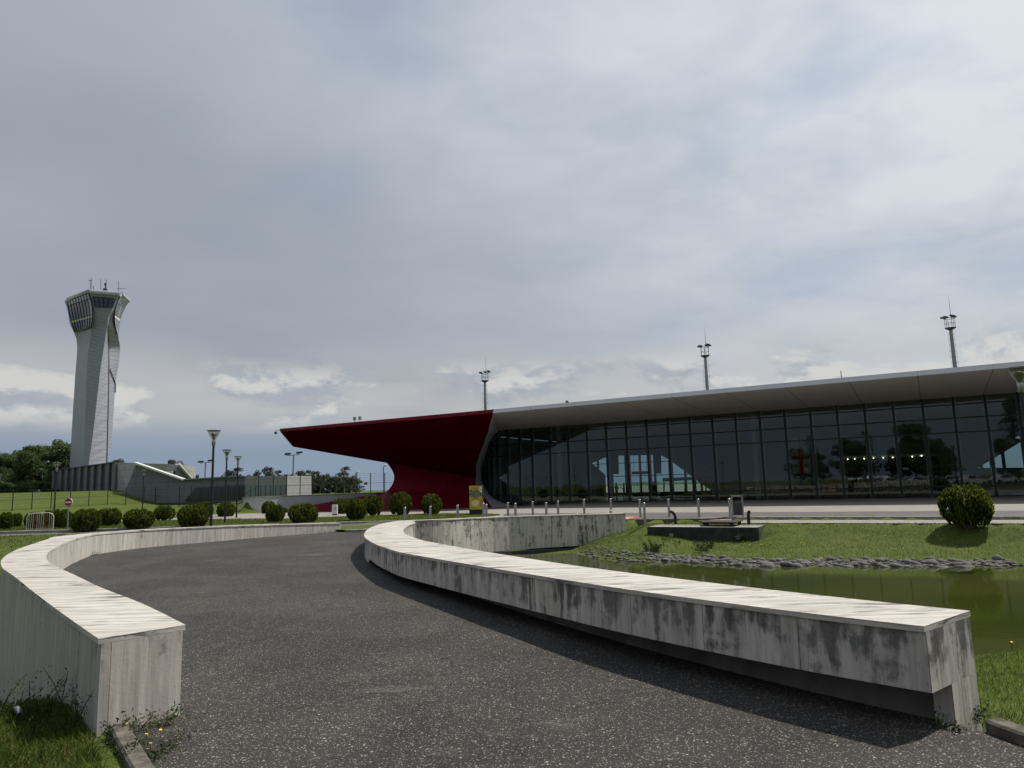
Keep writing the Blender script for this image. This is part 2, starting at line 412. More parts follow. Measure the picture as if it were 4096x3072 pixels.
M['red'] = panel_mat('dark_red_panels', (0.15, 0.003, 0.013), 0.55, 4.0, None, 0.2, jc=0.45, var=0.14)
M['red_matte_shaded'] = panel_mat('matte_red_shaded_underside', (0.065, 0.001, 0.004), 0.9, 4.0, None, 0.0, jc=0.5, var=0.15)  # same red panels, colour darkened to carry the underside's shade
M['white'] = panel_mat('off_white_panels', (0.70, 0.675, 0.64), 0.5, 4.04, None, 0.35, jc=0.6, var=0.02)
M['fascia'] = panel_mat('pale_fascia_panels', (0.62, 0.66, 0.72), 0.4, 4.04, None, 0.4, jc=0.2, var=0.03)
M['reveal'] = panel_mat('white_reveal_panels', (0.66, 0.70, 0.78), 0.45, None, None, 0.4)
M['roof_top'] = plain('roof_membrane', (0.35, 0.35, 0.36), 0.8)
M['frame'] = plain('black_window_frame', (0.008, 0.009, 0.012), 0.45, 0.2, 0.2)
M['silver'] = plain('brushed_steel', (0.36, 0.35, 0.335), 0.34, 0.95, 0.08, 12)
M['galv'] = plain('galvanised_steel', (0.23, 0.25, 0.26), 0.55, 0.5, 0.15, 2)
M['black'] = plain('black_paint', (0.010, 0.011, 0.014), 0.5, 0.1, 0.2)
M['dark'] = plain('dark_grey_paint', (0.03, 0.032, 0.036), 0.5, 0.1, 0.2)
M['tower_metal'] = panel_mat('tower_metal_panels', (0.27, 0.285, 0.32), 0.42, None, 0.62, 0.5, jc=0.42)
M['tower_trim'] = plain('tower_trim_metal', (0.42, 0.45, 0.48), 0.45, 0.2, 0.1, 0.6)
M['grey_clad'] = panel_mat('grey_cladding', (0.13, 0.14, 0.155), 0.5, 2.4, 0.95, 0.5, jc=0.5)
M['lt_clad'] = panel_mat('light_grey_cladding', (0.30, 0.30, 0.29), 0.55, 1.9, 0.95, 0.4, jc=0.4)
M['fin'] = plain('grey_pilaster', (0.115, 0.12, 0.125), 0.6, 0, 0.1)
M['coping_metal'] = plain('pale_metal_coping', (0.6, 0.6, 0.58), 0.5, 0.1, 0.05)


def glass_mat(name, tint, ior=1.55, boost=1.0, add=0.0, rough=0.0):
    m = bpy.data.materials.new(name); m.use_nodes = True; nt = m.node_tree; nt.nodes.clear()
    t = nd(nt, 'ShaderNodeTexCoord')
    wob = noise(nt, mapping(nt, t.outputs['Object'], (1, 1, 0.6)), 0.8, 2)
    nrm = bump(nt, wob, 0.06, 0.06)
    bf = nd(nt, 'ShaderNodeNewGeometry').outputs['Backfacing']
    fr = nd(nt, 'ShaderNodeFresnel', {'IOR': math_(nt, 'ADD', ior, math_(nt, 'MULTIPLY', bf, 1 / ior - ior))}).outputs[0]
    fac = math_(nt, 'ADD', math_(nt, 'MULTIPLY', fr, boost), add, 0, True)
    tr = nd(nt, 'ShaderNodeBsdfTransparent', {0: (*tint, 1)}); gl = nd(nt, 'ShaderNodeBsdfGlossy', {0: (0.95, 1.0, 0.93, 1), 'Roughness': rough, 'Normal': nrm})
    mx = nd(nt, 'ShaderNodeMixShader', {0: fac, 1: tr.outputs[0], 2: gl.outputs[0]})
    nd(nt, 'ShaderNodeOutputMaterial', {0: mx.outputs[0]})
    return m


M['glass'] = glass_mat('tinted_facade_glass', (0.46, 0.54, 0.51), 1.5, 1.55, 0.0)
M['glass_back'] = glass_mat('rear_glazing', (0.62, 0.74, 0.76), 1.45, 1.0)
M['lamp_glass'] = glass_mat('lamp_bowl_glass', (0.72, 0.72, 0.66), 1.5, 1.3, 0.06, 0.15)
M['dark_glass'] = plain('dark_reflective_glass', (0.012, 0.016, 0.022), 0.08, 0, 0.2, 0.5, 0, 0.9)
M['pale_glass'] = plain('pale_reflective_glass', (0.20, 0.25, 0.25), 0.12, 0, 0.1, 0.5, 0, 0.9)
M['int_floor'] = plain('hall_floor', (0.16, 0.16, 0.155), 0.3, 0, 0.1, 1)
M['fin_steel'] = plain('pale_glazing_fin', (0.42, 0.47, 0.46), 0.5)
M['int_wall'] = plain('hall_wall', (0.46, 0.47, 0.46), 0.7, 0, 0.06, 1)
M['int_dark'] = plain('shop_joinery', (0.02, 0.02, 0.022), 0.6, 0, 0.3, 2)
M['shop_red'] = plain('red_kiosk_board', (0.22, 0.02, 0.03), 0.5)
M['letters'] = plain('white_sign_letters', (0.85, 0.85, 0.85), 0.5, emit=0.25)
M['bulb'] = plain('warm_spotlight', (1.0, 0.86, 0.62), 0.4, emit=9.0)
M['flag_white'] = plain('white_flag_cloth', (0.6, 0.6, 0.6), 0.9)
M['flag_red'] = plain('red_flag_cloth', (0.5, 0.02, 0.03), 0.9)
M['flag_blue'] = plain('blue_flag_cloth', (0.02, 0.04, 0.22), 0.9)
M['banner'] = plain('dark_banner_cloth', (0.035, 0.035, 0.04), 0.9, 0, 0.3)
M['sign_yellow'] = plain('yellow_poster', (0.58, 0.40, 0.045), 0.5, 0, 0.06, 4)
M['sign_pale'] = plain('pale_yellow_map', (0.75, 0.66, 0.30), 0.5, 0, 0.05)
M['photo_print'] = plain('landscape_print', (0.16, 0.15, 0.11), 0.5, 0, 0.85, 14)
M['sign_red'] = plain('red_sign_face', (0.30, 0.008, 0.028), 0.45, 0, 0.05)
M['sign_white'] = plain('white_sign_face', (0.75, 0.75, 0.73), 0.5, 0, 0.05)
M['barrier_red'] = plain('red_barrier_bars', (0.35, 0.03, 0.04), 0.5)
M['barrier_white'] = plain('chipped_white_paint', (0.62, 0.60, 0.52), 0.5, 0, 0.12, 9)
M['box_white'] = plain('white_cabinet_paint', (0.62, 0.63, 0.62), 0.5, 0, 0.08)
M['rust'] = plain('rusty_iron', (0.035, 0.028, 0.024), 0.85, 0.1, 0.5, 9, 0.3)
M['pvc'] = plain('grey_pvc', (0.20, 0.21, 0.22), 0.5, 0, 0.2)
M['hose'] = plain('pale_hose', (0.16, 0.17, 0.16), 0.6, 0, 0.15)
M['orange'] = plain('faded_orange_paint', (0.42, 0.22, 0.10), 0.8, 0, 0.2)
M['beige'] = plain('beige_notice', (0.38, 0.26, 0.15), 0.7, 0, 0.2)
M['skin'] = plain('skin', (0.38, 0.22, 0.15), 0.55); M['hair'] = plain('dark_hair', (0.012, 0.01, 0.009), 0.6)
M['cloth_dark'] = plain('dark_clothes', (0.02, 0.021, 0.026), 0.9); M['cloth_blue'] = plain('grey_blue_shirt', (0.09, 0.12, 0.16), 0.9); M['cloth_grey'] = plain('grey_shirt', (0.16, 0.16, 0.17), 0.9)


def water_mat():
    m, nt, p, t = new_mat('pond_water'); o = t.outputs['Object']
    w = noise(nt, mapping(nt, o, (0.5, 2.2, 1)), 3.0, 4, 0.5, 0.4); b = noise(nt, o, 0.25, 3)
    col = mixc(nt, ramp(nt, b, 0.35, 0.65), (0.034, 0.044, 0.008), (0.050, 0.058, 0.013))
    setp(nt, p, Base_Color=col, Roughness=0.03, IOR=1.33, Normal=bump(nt, w, 0.04, 0.03)); p.inputs['Specular IOR Level'].default_value = 0.5
    return m


M['water'] = water_mat()

# ------------------------------------------------------------------ plan of the place
ZW = -0.8                                                    # pond level
g8 = lambda L: [G(x, y, z) for x, y, z in L]
zl_ = [.98, .98, .975, .97, .965, .96, .955, .95, .95, .945, .94, .93, .925, .915, .895, .845, .765, .655]
zr_ = [1.0, .99, .97, .945, .92, .895, .88, .865, .85, .835, .83, .825, .82, .815, .81, .80, .79, .715, .64]
# left parapet: A faces the drive, B faces out
pxLA = [(742, 2499), (569, 2414), (400, 2348), (304, 2302), (249, 2277), (202, 2252), (188, 2237), (185, 2225), (195, 2208), (224, 2188.6), (260, 2170.5), (307, 2154), (354, 2141.6), (400, 2134), (582, 2119), (840, 2107), (1099, 2098), (1363, 2092)]
pxLB = [(394, 2555), (253, 2456), (137, 2369.5), (72, 2317), (36, 2291), (14, 2276), (5, 2262), (3, 2250), (8, 2237), (30, 2218), (70, 2197), (130, 2176), (190, 2157), (245, 2143.5)]
# right parapet: A faces the drive and the road, B faces the pond
pxRA = [(3696, 2505), (3100, 2436), (2500, 2356), (2153, 2302), (1900, 2261), (1700, 2227), (1598, 2208), (1542, 2191), (1499, 2175), (1463, 2153), (1456, 2139), (1459, 2131), (1471, 2117), (1499, 2103.5), (1542, 2091.5), (1610, 2082.4), (1740, 2077), (2017, 2065), (2482, 2052)]
pxRB = [(3880, 2443), (3400, 2394), (2880, 2335), (2400, 2276), (2120, 2235), (1900, 2199.5), (1800, 2182), (1740, 2171), (1690, 2161), (1640, 2144), (1620, 2135), (1613, 2122), (1618, 2112.5), (1636, 2099.5), (1662, 2089.5)]
LA, LB, RA, RB = [g8([(*p, z) for p, z in zip(q, zz)]) for q, zz in ((pxLA, zl_), (pxLB, zl_), (pxRA, zr_), (pxRB, zr_))]


def finish_B(A, B, w):
    n0 = len(B); out = list(B); ref = (B[n0 - 1] - A[n0 - 1])[:2]
    for i in range(n0, len(A)):
        t = A[min(i + 1, len(A) - 1)] - A[i - 1]; t = t / np.linalg.norm(t[:2]); nrm = np.array([-t[1], t[0], 0])
        if np.dot(nrm[:2], ref) < 0: nrm = -nrm
        ref = nrm[:2]
        out.append(A[i] + nrm * w)
    return out


LB = finish_B(LA, LB, 0.5); RB = finish_B(RA, RB, 0.5)
LA, LB, RA, RB = [smooth_line(q, 5) for q in (LA, LB, RA, RB)]


def drive_h(x, y): return 0.3 + 0.0 * np.asarray(x, float)


KL = [(-3.0, 5.5), (-2.94, 5.38), (-2.42, 4.67), (-2.17, 4.32), (-1.92, 3.7), (-1.75, 2.8), (-1.7, 1.0), (-1.7, -16)]
KR = [(3.08, 5.0), (3.14, 4.74), (3.27, 4.54), (3.6, 4.1), (4.0, 3.4), (4.2, 2.4), (4.3, 0), (4.3, -16)]
mid = lambda A, B, t: [a + (b - a) * t for a, b in zip(A, B)]
DRIVE = [tuple(p) for p in KR[::-1]] + [tuple(p[:2]) for p in mid(RA, RB, 0.45)[:76]]
DRIVE = [p for p in DRIVE if p[1] < 27.0] + [(-4.9, 28.6), (-5.4, 30.8), (-6.2, 30.1), (-7.0, 30.05), (-8.0, 30.3), (-8.6, 29.4)] + [tuple(p[:2]) for p in mid(LA, LB, 0.5)[::-1] if p[0] < -8.4 or p[1] < 18] + KL
POND = [(1.7, 9.6), (4.0, 10.6), (7.65, 11.75), (8.6, 11.95), (11, 12.0), (14, 11.9), (17.2, 12.2), (19.6, 13.6), (19.8, 15.6), (18.6, 17.6)]
POND += [tuple(G(x, y, ZW)[:2]) for x, y in ((4096, 2263), (3900, 2266), (3660, 2267), (3300, 2263.5), (3200, 2265), (3015, 2265), (2870, 2256), (2725, 2248), (2563, 2246.5), (2400, 2238), (2310, 2215))]
POND += [(2.6, 32.2), (0.0, 31.7), (-3.4, 29.4), (-3.3, 24), (-2.8, 20.4), (-2.1, 17.5), (-1.3, 14.9), (-0.4, 12.8), (0.6, 11.1)]
POND2 = [(-7.2, 10.4), (-8.4, 12.0), (-9.6, 14), (-10.7, 16), (-12, 18.5), (-15, 20.5), (-20, 19), (-22, 14), (-17, 11), (-11, 9.6)]
# paved areas
LANE = [(-90, 35.3), (-5.6, 35.3), (-5.6, 39.1), (-9.5, 39.25), (-90, 39.25)]
uv2 = lambda u, v: tuple((UV_U * u + UV_V * v)[:2])
ISLAND_R = [(-14.8, 47.0), (-13.3, 48.0), (-8.2, 48.6), (-4.9, 48.9), (-2.6, 47.2), (-1.0, 44.6), (-0.8, 42.5), (-2.0, 40.4), (-5.6, 39.1)]
ROADP = [(-5.6, 39.1), (-5.6, 35.3), (-5.5, 33), (-5.35, 31.0), (-4.9, 30.4), (-3.7, 30.6), (-0.3, 32.7), (4.95, 34.2), (6.3, 33.8), (7.6, 33.3), (9.2, 32.9)] + [uv2(-9.0, 33.4), uv2(-8.2, 34.1), uv2(45, 34.1), uv2(45, 39.3), uv2(-20, 39.3), uv2(-23.4, 39.4), (-1.0, 44.6), (-0.8, 42.5), (-2.0, 40.4)]
PAVEP = [uv2(45, 39.3), uv2(45, 66), uv2(-40, 66), uv2(-44, 60), uv2(-50, 56), (-24.6, 66.5), (-26.5, 60), (-23, 55.2), (-34, 53.8), (-34, 50.8), (-22, 50.4), (-16.5, 48.2)] + ISLAND_R[:6] + [uv2(-23.4, 39.4), uv2(-20, 39.3)]
GUTTER = [uv2(-8.6, 31.6), uv2(45, 31.6), uv2(45, 34.1), uv2(-8.2, 34.1), uv2(-9.4, 33.2)]
STRIP = [(-12, 31.8), (-8.6, 31.5), (-7.2, 30.1), (-6.6, 29.9), (-6.2, 30.0), (-5.7, 30.6), (-5.35, 31.6), (-5.2, 34.9), (-12, 34.9)]
RW0, RW1 = np.array([-24.6, 67.0]), np.array([-12.3, 77.5])   # retaining wall, front line


def pave_h(x, y):
    x = np.asarray(x, float); y = np.asarray(y, float)
    u = UV_U[0] * x + UV_U[1] * y; v = UV_V[0] * x + UV_V[1] * y
    return 0.3 - 0.27 * sstep(-26, -37, u) * sstep(38, 54, v)


def gz(x, y):
    x = np.asarray(x, float); y = np.asarray(y, float)
    u = UV_U[0] * x + UV_U[1] * y; v = UV_V[0] * x + UV_V[1] * y
    z = 0.30 + 0.0 * x
    z = np.where(y > 30, z + (pave_h(x, y) - 0.3), z)
    # mound at the back left, terrace behind the retaining wall
    A = 0.75 + 2.15 * sstep(-46.5, -56, x - 0.12 * (y - 95))
    t = np.clip((y - 57) / 39, 0, 1.0)
    z = z + A * t ** 1.6 * sstep(-20, -26, x) * sstep(155, 118, y)
    e = (RW1 - RW0) / np.linalg.norm(RW1 - RW0); nb = np.array([-e[1], e[0]])
    dl = (x - RW0[0]) * nb[0] + (y - RW0[1]) * nb[1]
    ter = sstep(99, 93, v) * sstep(0.1, 0.7, dl) * sstep(-25.6, -24.6, x - (y - 66.6) * -0.35) * sstep(-36, -43, u)
    z = z * (1 - ter) + 1.62 * ter
    # ponds
    for P in (POND, POND2):
        d = sdist(P, x, y)
        far = P is POND; fk = sstep(15, 19, y) if far else 0.0 * y
        bank = np.where(d > 0, ZW + (0.15 - 0.09 * fk + 0.26 * fk * sstep(7.5, 3.0, x)) * d + (0.012 - 0.0015 * fk) * d * d, ZW + np.maximum(0.3 * d, -0.7))
        k = 0.12; h = np.clip(0.5 + 0.5 * (z - bank) / k, 0, 1)
        z = z * (1 - h) + bank * h - k * h * (1 - h)
    # keep the soil under the drive and the paving below their surfaces
    fz = sstep(29.4, 29.9, v) * sstep(33, 31.5, v) * sstep(-12.2, -10.9, u) * sstep(-4.2, -5.6, u); z = np.maximum(z, z * (1 - fz) + 0.135 * fz)
    for P, hf, wd in ((ROADP, pave_h, 0.5), (GUTTER, lambda a, b: 0.18 + 0 * a, 1.6)):
        d = sdist(P, x, y); k = np.where(d >= 0, sstep(wd, 0.15 * wd, d), 0)
        z = z * (1 - k) + np.maximum(z, hf(x, y) - 0.012) * k
    for P, hf, lo in ((DRIVE, drive_h, 0.22), (ROADP, pave_h, 0.2), (PAVEP, pave_h, 0.2), (LANE, lambda a, b: 0.18 + 0 * a, 0.2), (GUTTER, lambda a, b: 0.18 + 0 * a, 0.2)):
        d = sdist(P, x, y); k = sstep(-0.5, -1.1, d)
        z = np.where(d < 0.0, np.minimum(z, hf(x, y) - 0.01 - (lo - 0.01) * k), z)
    hall = sstep(-41.5, -40.5, u) * sstep(62, 63.5, v) * sstep(100, 97, v)
    return z * (1 - hall) + 0.0 * hall


def on_ground(px, py, far=260.0):
    d = ray(px, py); t = np.linspace(3, far, 2600); p = CAM[None, :] + d[None, :] * t[:, None]
    h = p[:, 2] - gz(p[:, 0], p[:, 1]); i = np.argmax(h < 0)
    if h[i] >= 0: return G(px, py, 0.3)
    q = p[i - 1] + (p[i] - p[i - 1]) * (h[i - 1] / (h[i - 1] - h[i])); return q


def zs(x, y):
    """walkable surface height"""
    for P, hf in ((DRIVE, drive_h), (LANE, lambda a, b: 0.18), (GUTTER, lambda a, b: 0.18), (ROADP, pave_h), (PAVEP, pave_h)):
        if inside(P, np.array([x]), np.array([y]))[0]: return float(hf(x, y)) + 0.005
    return float(gz(np.array([x]), np.array([y]))[0])


# ---- ground sheet out to the horizon
def axis(a, b, step, lo, hi):
    c = list(np.arange(a, b + 1e-6, step)); s = step
    while c[-1] < hi: s *= 1.18; c.append(c[-1] + s)
    s = step; d = [c[0]]
    while d[-1] > lo: s *= 1.18; d.append(d[-1] - s)
    return np.array(d[1:][::-1] + c)


def grid_mesh(name, xs, ys, hf, mat, keep=None):
    X, Y = np.meshgrid(xs, ys); Z = hf(X.ravel(), Y.ravel()); nx = len(xs); ny = len(ys)
    V = np.stack([X.ravel(), Y.ravel(), Z], 1)
    i = np.arange(nx * ny).reshape(ny, nx); q = np.stack([i[:-1, :-1], i[:-1, 1:], i[1:, 1:], i[1:, :-1]], -1).reshape(-1, 4)
    me = bpy.data.meshes.new(name); me.vertices.add(len(V)); me.vertices.foreach_set('co', V.ravel())
    me.loops.add(q.size); me.loops.foreach_set('vertex_index', q.ravel()); me.polygons.add(len(q))
    me.polygons.foreach_set('loop_start', np.arange(0, q.size, 4)); me.polygons.foreach_set('use_smooth', np.ones(len(q), bool))
    me.update(calc_edges=True); me.materials.append(mat)
    o = bpy.data.objects.new(name, me); COL.objects.link(o); return o


tag(grid_mesh('ground', axis(-36, 36, 0.4, -2500, 2500), axis(-6, 74, 0.4, -400, 4000), gz, M['lawn']), kind='structure')


def sheet(name, poly, hf, mat, step=1.0):
    P = [np.array(p[:2], float) for p in poly]
    E = []
    for i in range(len(P)):
        a, b = P[i], P[(i + 1) % len(P)]; n = max(1, int(np.linalg.norm(b - a) / (step * 1.2))); n = min(n, 60)
        E += [a + (b - a) * k / n for k in range(n)]
    nb = len(E); xs = np.array(E); lo = xs.min(0); hi = xs.max(0)
    gx, gy = np.meshgrid(np.arange(lo[0], hi[0], step), np.arange(lo[1], hi[1], step)); gx = gx.ravel(); gy = gy.ravel()
    k = sdist(E, gx, gy) < -0.3 * step
    pts = E + [np.array(p) for p in zip(gx[k], gy[k])]
    vs, es, fs, *_ = delaunay_2d_cdt([Vector(p) for p in pts], [], [list(range(nb))], 1, 1e-5)
    b = MB(); vx = np.array([v.x for v in vs]); vy = np.array([v.y for v in vs]); vz = hf(vx, vy) + np.zeros(len(vx))
    b.add(list(zip(vx, vy, vz)), [tuple(f) for f in fs])
    o = b.build(name, mat)
    me = o.data
    if me.polygons and me.polygons[0].normal.z < 0: me.flip_normals()
    return tag(o, kind='structure')


sheet('driveway', DRIVE, lambda x, y: drive_h(x, y) + 0.004, M['asphalt'], 0.9)
sheet('road', ROADP, lambda x, y: pave_h(x, y) + 0.004, M['road'], 2.0)
sheet('pavement', PAVEP, lambda x, y: pave_h(x, y) + 0.006, M['pave'], 2.0)
sheet('service_lane', LANE, lambda x, y: 0.184 + 0.11 * sstep(-11, -5.8, x), M['road'], 2.0)
sheet('gutter_road', GUTTER, lambda x, y: 0.18 + 0 * x, M['pave'], 2.0)
sheet('car_park', [(-110, -70), (110, -70), (110, -4.5), (-110, -4.5)], lambda x, y: 0.312 + 0 * x, M['road'], 8)  # unseen behind the camera, put in to cut green bounce from the lawn
sheet('apron', [uv2(-70, 99.5), uv2(60, 99.5), uv2(120, 420), uv2(-180, 420)], lambda x, y: 0.36 + 0 * x, M['pave'], 14)
b = MB(); b.poly([(-24, 5, ZW), (60, 5, ZW), (60, 30, ZW), (-24, 30, ZW)]); tag(b.build('pond_water', M['water']), kind='structure')


def kerb(name, line, top, h, w, mat=None, smooth=3, side=1):
    L = smooth_line([np.array(p[:2], float) for p in line], smooth) if smooth else [np.array(p[:2], float) for p in line]
    rings = []
    for i, p in enumerate(L):
        t = L[min(i + 1, len(L) - 1)] - L[max(i - 1, 0)]; t /= np.linalg.norm(t); nrm = np.array([-t[1], t[0]]) * w * side
        z = top(p[0], p[1]) if callable(top) else top; q = p + nrm; c = nrm * 0.12
        rings.append([(p[0], p[1], z - h), (p[0], p[1], z - 0.015), (*(p + c), z), (*(q - c), z), (*q, z - 0.015), (*q, z - h)])
    return tag(MB().loft(rings).build(name, mat or M['kerb']), kind='structure')


kerb('kerb', [uv2(-9.3, 33.3), uv2(-8.6, 33.9), uv2(-7.6, 34.1), uv2(-4, 34.1)] + [uv2(u, 34.1) for u in range(0, 46, 5)], 0.31, 0.3, 0.25)
kerb('kerb', [(-90, 39.2), (-40, 39.2), (-12, 39.25), (-8, 39.2), (-5.6, 39.15), (-3.2, 39.7), (-1.7, 40.6), (-0.75, 42.4), (-0.95, 44.6), (-2.6, 47.2), (-4.9, 48.9)], lambda x, y: 0.33, 0.3, 0.2, side=1)
kerb('kerb', [(-90, 35.35), (-40, 35.35), (-12, 35.35), (-8, 35.35), (-6.2, 35.3), (-5.35, 34.6), (-5.1, 33)], lambda x, y: 0.32, 0.45, 0.2, side=-1)
kerb('kerb', [(-7.1, 29.95), (-6.6, 29.75), (-6.2, 29.85), (-5.6, 30.5), (-5.25, 31.6), (-5.2, 33)], 0.42, 0.4, 0.16)
kl = [(KL[0][0], KL[0][1]), *KL[1:]]
kerb('kerb', kl, 0.355, 0.5, 0.12, M['kerb_old'], side=1)
kerb('kerb', KR, 0.38, 0.5, 0.14, M['kerb_old'], side=1)
kerb('kerb', [(3.6, 33.9), (4.95, 34.15), (6.3, 33.75), (7.6, 33.25), (9.2, 32.85), uv2(-9.0, 33.35)], 0.312, 0.45, 0.12, M['kerb_old'])
# grass verge between the opening of the drive and the service lane
tag(sheet('verge', STRIP, lambda x, y: 0.41 - 0.012 * (y - 29), M['lawn'], 0.8), kind='structure')
# red crossing with white bars
cr = [G(2380, 2081, .306), G(2490, 2081, .306), G(2577, 2067, .306), G(2484, 2063, .306), G(2300, 2070, .306)]
b = MB(); b.poly([(p[0], p[1], 0.309) for p in cr]); tag(b.build('crossing_paint', M['cross_red']), kind='structure')
b = MB()
for y0, x0, x1 in ((2069.5, 2440, 2535), (2073, 2440, 2518), (2077, 2440, 2502)):
    p = [G(x0, y0, .31), G(x1, y0 - .3, .31), G(x1 - 6, y0 + 1.0, .31), G(x0, y0 + 1.3, .31)]; b.poly([(k[0], k[1], 0.313) for k in p])
tag(b.build('crossing_stripes', M['paint_white']), kind='structure')
p = G(2860, 2079, .31); q = [G(2790, 2082, .31), G(2930, 2082, .31), G(2925, 2077.5, .31), G(2890, 2077, .31)]
b = MB(); b.poly([(k[0], k[1], 0.3085) for k in q]); tag(b.build('kerb_ramp_paint', M['orange']), kind='structure')


# ------------------------------------------------------------------ parapets
def arclen(L):
    s = [0.0]
    for a, c in zip(L[:-1], L[1:]): s.append(s[-1] + float(np.linalg.norm(c - a)))
    return s


def offset_in(A, B, d):
    return [a + (b_ - a) / np.linalg.norm(b_ - a) * d for a, b_ in zip(A, B)]


def wall_strip(A, B, zlo, dhi, ends=True):
    """closed band between plan lines A and B (their z is the wall top); dhi below the top, zlo bottom; UV: sides (arc length, depth from top), top (x, y)"""
    b = MB(); b.uv = []; n = len(A); sa, sb = arclen(A), arclen(B)
    lo = [zlo(p) if callable(zlo) else zlo for p in A]; hi = [p[2] - dhi for p in A]; rel = [0.8 - (p[2] - z) for p, z in zip(A, lo)]; top = 0.8 - dhi
    A2_ = [p[:2] for p in A]; B2_ = [p[:2] for p in B]
    for i in range(n - 1):
        a0, a1, b0, b1 = A2_[i], A2_[i + 1], B2_[i], B2_[i + 1]; k = i + 1
        b.add([(*a0, lo[i]), (*a1, lo[k]), (*a1, hi[k]), (*a0, hi[i])], [(0, 1, 2, 3)]); b.uv.append([(sa[i], rel[i]), (sa[k], rel[k]), (sa[k], top), (sa[i], top)])
        b.add([(*b1, lo[k]), (*b0, lo[i]), (*b0, hi[i]), (*b1, hi[k])], [(0, 1, 2, 3)]); b.uv.append([(50 + sb[k], rel[k]), (50 + sb[i], rel[i]), (50 + sb[i], top), (50 + sb[k], top)])
        b.add([(*a0, hi[i]), (*a1, hi[k]), (*b1, hi[k]), (*b0, hi[i])], [(0, 1, 2, 3)]); b.uv.append([tuple(a0), tuple(a1), tuple(b1), tuple(b0)])
        b.add([(*a0, lo[i]), (*b0, lo[i]), (*b1, lo[k]), (*a1, lo[k])], [(0, 1, 2, 3)]); b.uv.append([tuple(a0), tuple(b0), tuple(b1), tuple(a1)])
    for i, sgn in ((0, 1), (n - 1, -1)):
        w = float(np.linalg.norm(B2_[i] - A2_[i])); q = [(*B2_[i], lo[i]), (*A2_[i], lo[i]), (*A2_[i], hi[i]), (*B2_[i], hi[i])]
        u = [(90 + w, rel[i]), (90, rel[i]), (90, top), (90 + w, top)]
        if sgn < 0: q.reverse(); u.reverse()
        b.add(q, [(0, 1, 2, 3)]); b.uv.append(u)
    return b


r_l = thing('parapet_wall', 'curving pale travertine parapet wall left of the dark asphalt drive', 'wall', (*LA[0][:2], 0))
wall_strip(offset_in(LA, LB, 0.02), offset_in(LB, LA, 0.02), -1.5, 0.042).build('wall_cladding', M['clad_clean'], r_l)
wall_strip(LA, LB, lambda p: p[2] - 0.04, 0.0).build('coping', M['coping'], r_l)
r_r = thing('parapet_wall', 'hairpin travertine parapet between the drive and pond, stained black, with recessed base', 'wall', (*RA[0][:2], 0))
ins = offset_in(RA, RB, 0.02); insB = offset_in(RB, RA, 0.02)
wall_strip(ins, insB, lambda p: p[2] - 0.43 if p[1] < 17 else max(-0.70, p[2] - 0.43 - 0.6 * (p[1] - 17)), 0.042).build('wall_cladding', M['clad_dirty'], r_r)
low_a = [a + (b_ - a) * (0.46 if i < 55 else 0.30) for i, (a, b_) in enumerate(zip(ins, insB))]
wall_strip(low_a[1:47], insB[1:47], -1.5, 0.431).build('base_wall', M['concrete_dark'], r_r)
wall_strip([a + (b_ - a) * 0.42 for a, b_ in zip(ins, insB)][:2], insB[:2], -0.6, 0.4305).build('pier', M['clad_dirty'], r_r)
wall_strip(RA, RB, lambda p: p[2] - 0.04, 0.0).build('coping', M['coping'], r_r)
fo = offset_in(insB, ins, -0.14); i0 = 70
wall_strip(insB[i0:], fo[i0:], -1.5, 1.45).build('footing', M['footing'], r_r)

# ------------------------------------------------------------------ terminal building
ZR, ZF = 8.62, 8.30                                          # roof edge top and bottom
term = thing('airport_terminal', 'long low terminal with white overhanging roof, tall dark glass front and red cantilevered end', 'building', uvz(-20, 63, 0))
nS1 = UV_V * 0.535 + np.array([0, 0, 1.0]); pS1 = uvz(0, 52, ZF)
s1 = lambda x, y: on_plane(x, y, pS1, nS1)
uu = lambda p: float(np.dot(UV_U, p)); vv = lambda p: float(np.dot(UV_V, p))
uT = uu(onV(1118, 1716, 52)); uRW = uu(onV(1975, 1640, 52)); UE = 42.0
A1 = uvz(uT, 52, ZR); A2 = uvz(uT + 0.12, 52, ZF); Bp = s1(1172, 1787); Cp = s1(1547, 1851.5); Fp = s1(1903.6, 1912)
R0 = uvz(uRW - 0.1, 52, ZF); R1 = s1(1954, 1722); R2 = s1(1905, 1857)
R6 = G(1970, 2029.5, 0.04)


def at_v(px, py, v): return onV(px, py, v)


vF, v6 = vv(Fp), vv(R6)
R3 = at_v(1903, 1916, vF - 0.1); R4 = at_v(1906.5, 1943, vF + (v6 - vF) * 0.3); R5 = at_v(1938, 1988, vF + (v6 - vF) * 0.7)
vE = 56.6; vC = vv(Cp)
Dl = [at_v(x, y, vC + (vE - vC) * k) for x, y, k in ((1553.5, 1859, .1), (1562, 1870.5, .2), (1570, 1884, .3), (1575.5, 1897, .4), (1577, 1910, .5), (1575.5, 1922, .6), (1571, 1935, .7), (1563, 1947.5, .8), (1555, 1958, .9), (1546, 1967, 1.0))]
Ep = Dl[-1]; w2 = G(1527, 2044.5, 0.03); tipR = G(1035, 2058.5, 0.04); w1 = G(1343, 2046.5, 0.03)


def uv_proj(b, fu=None):
    b.uv = [[(uu(b.v[i]), b.v[i][2]) for i in f] for f in b.f]; return b


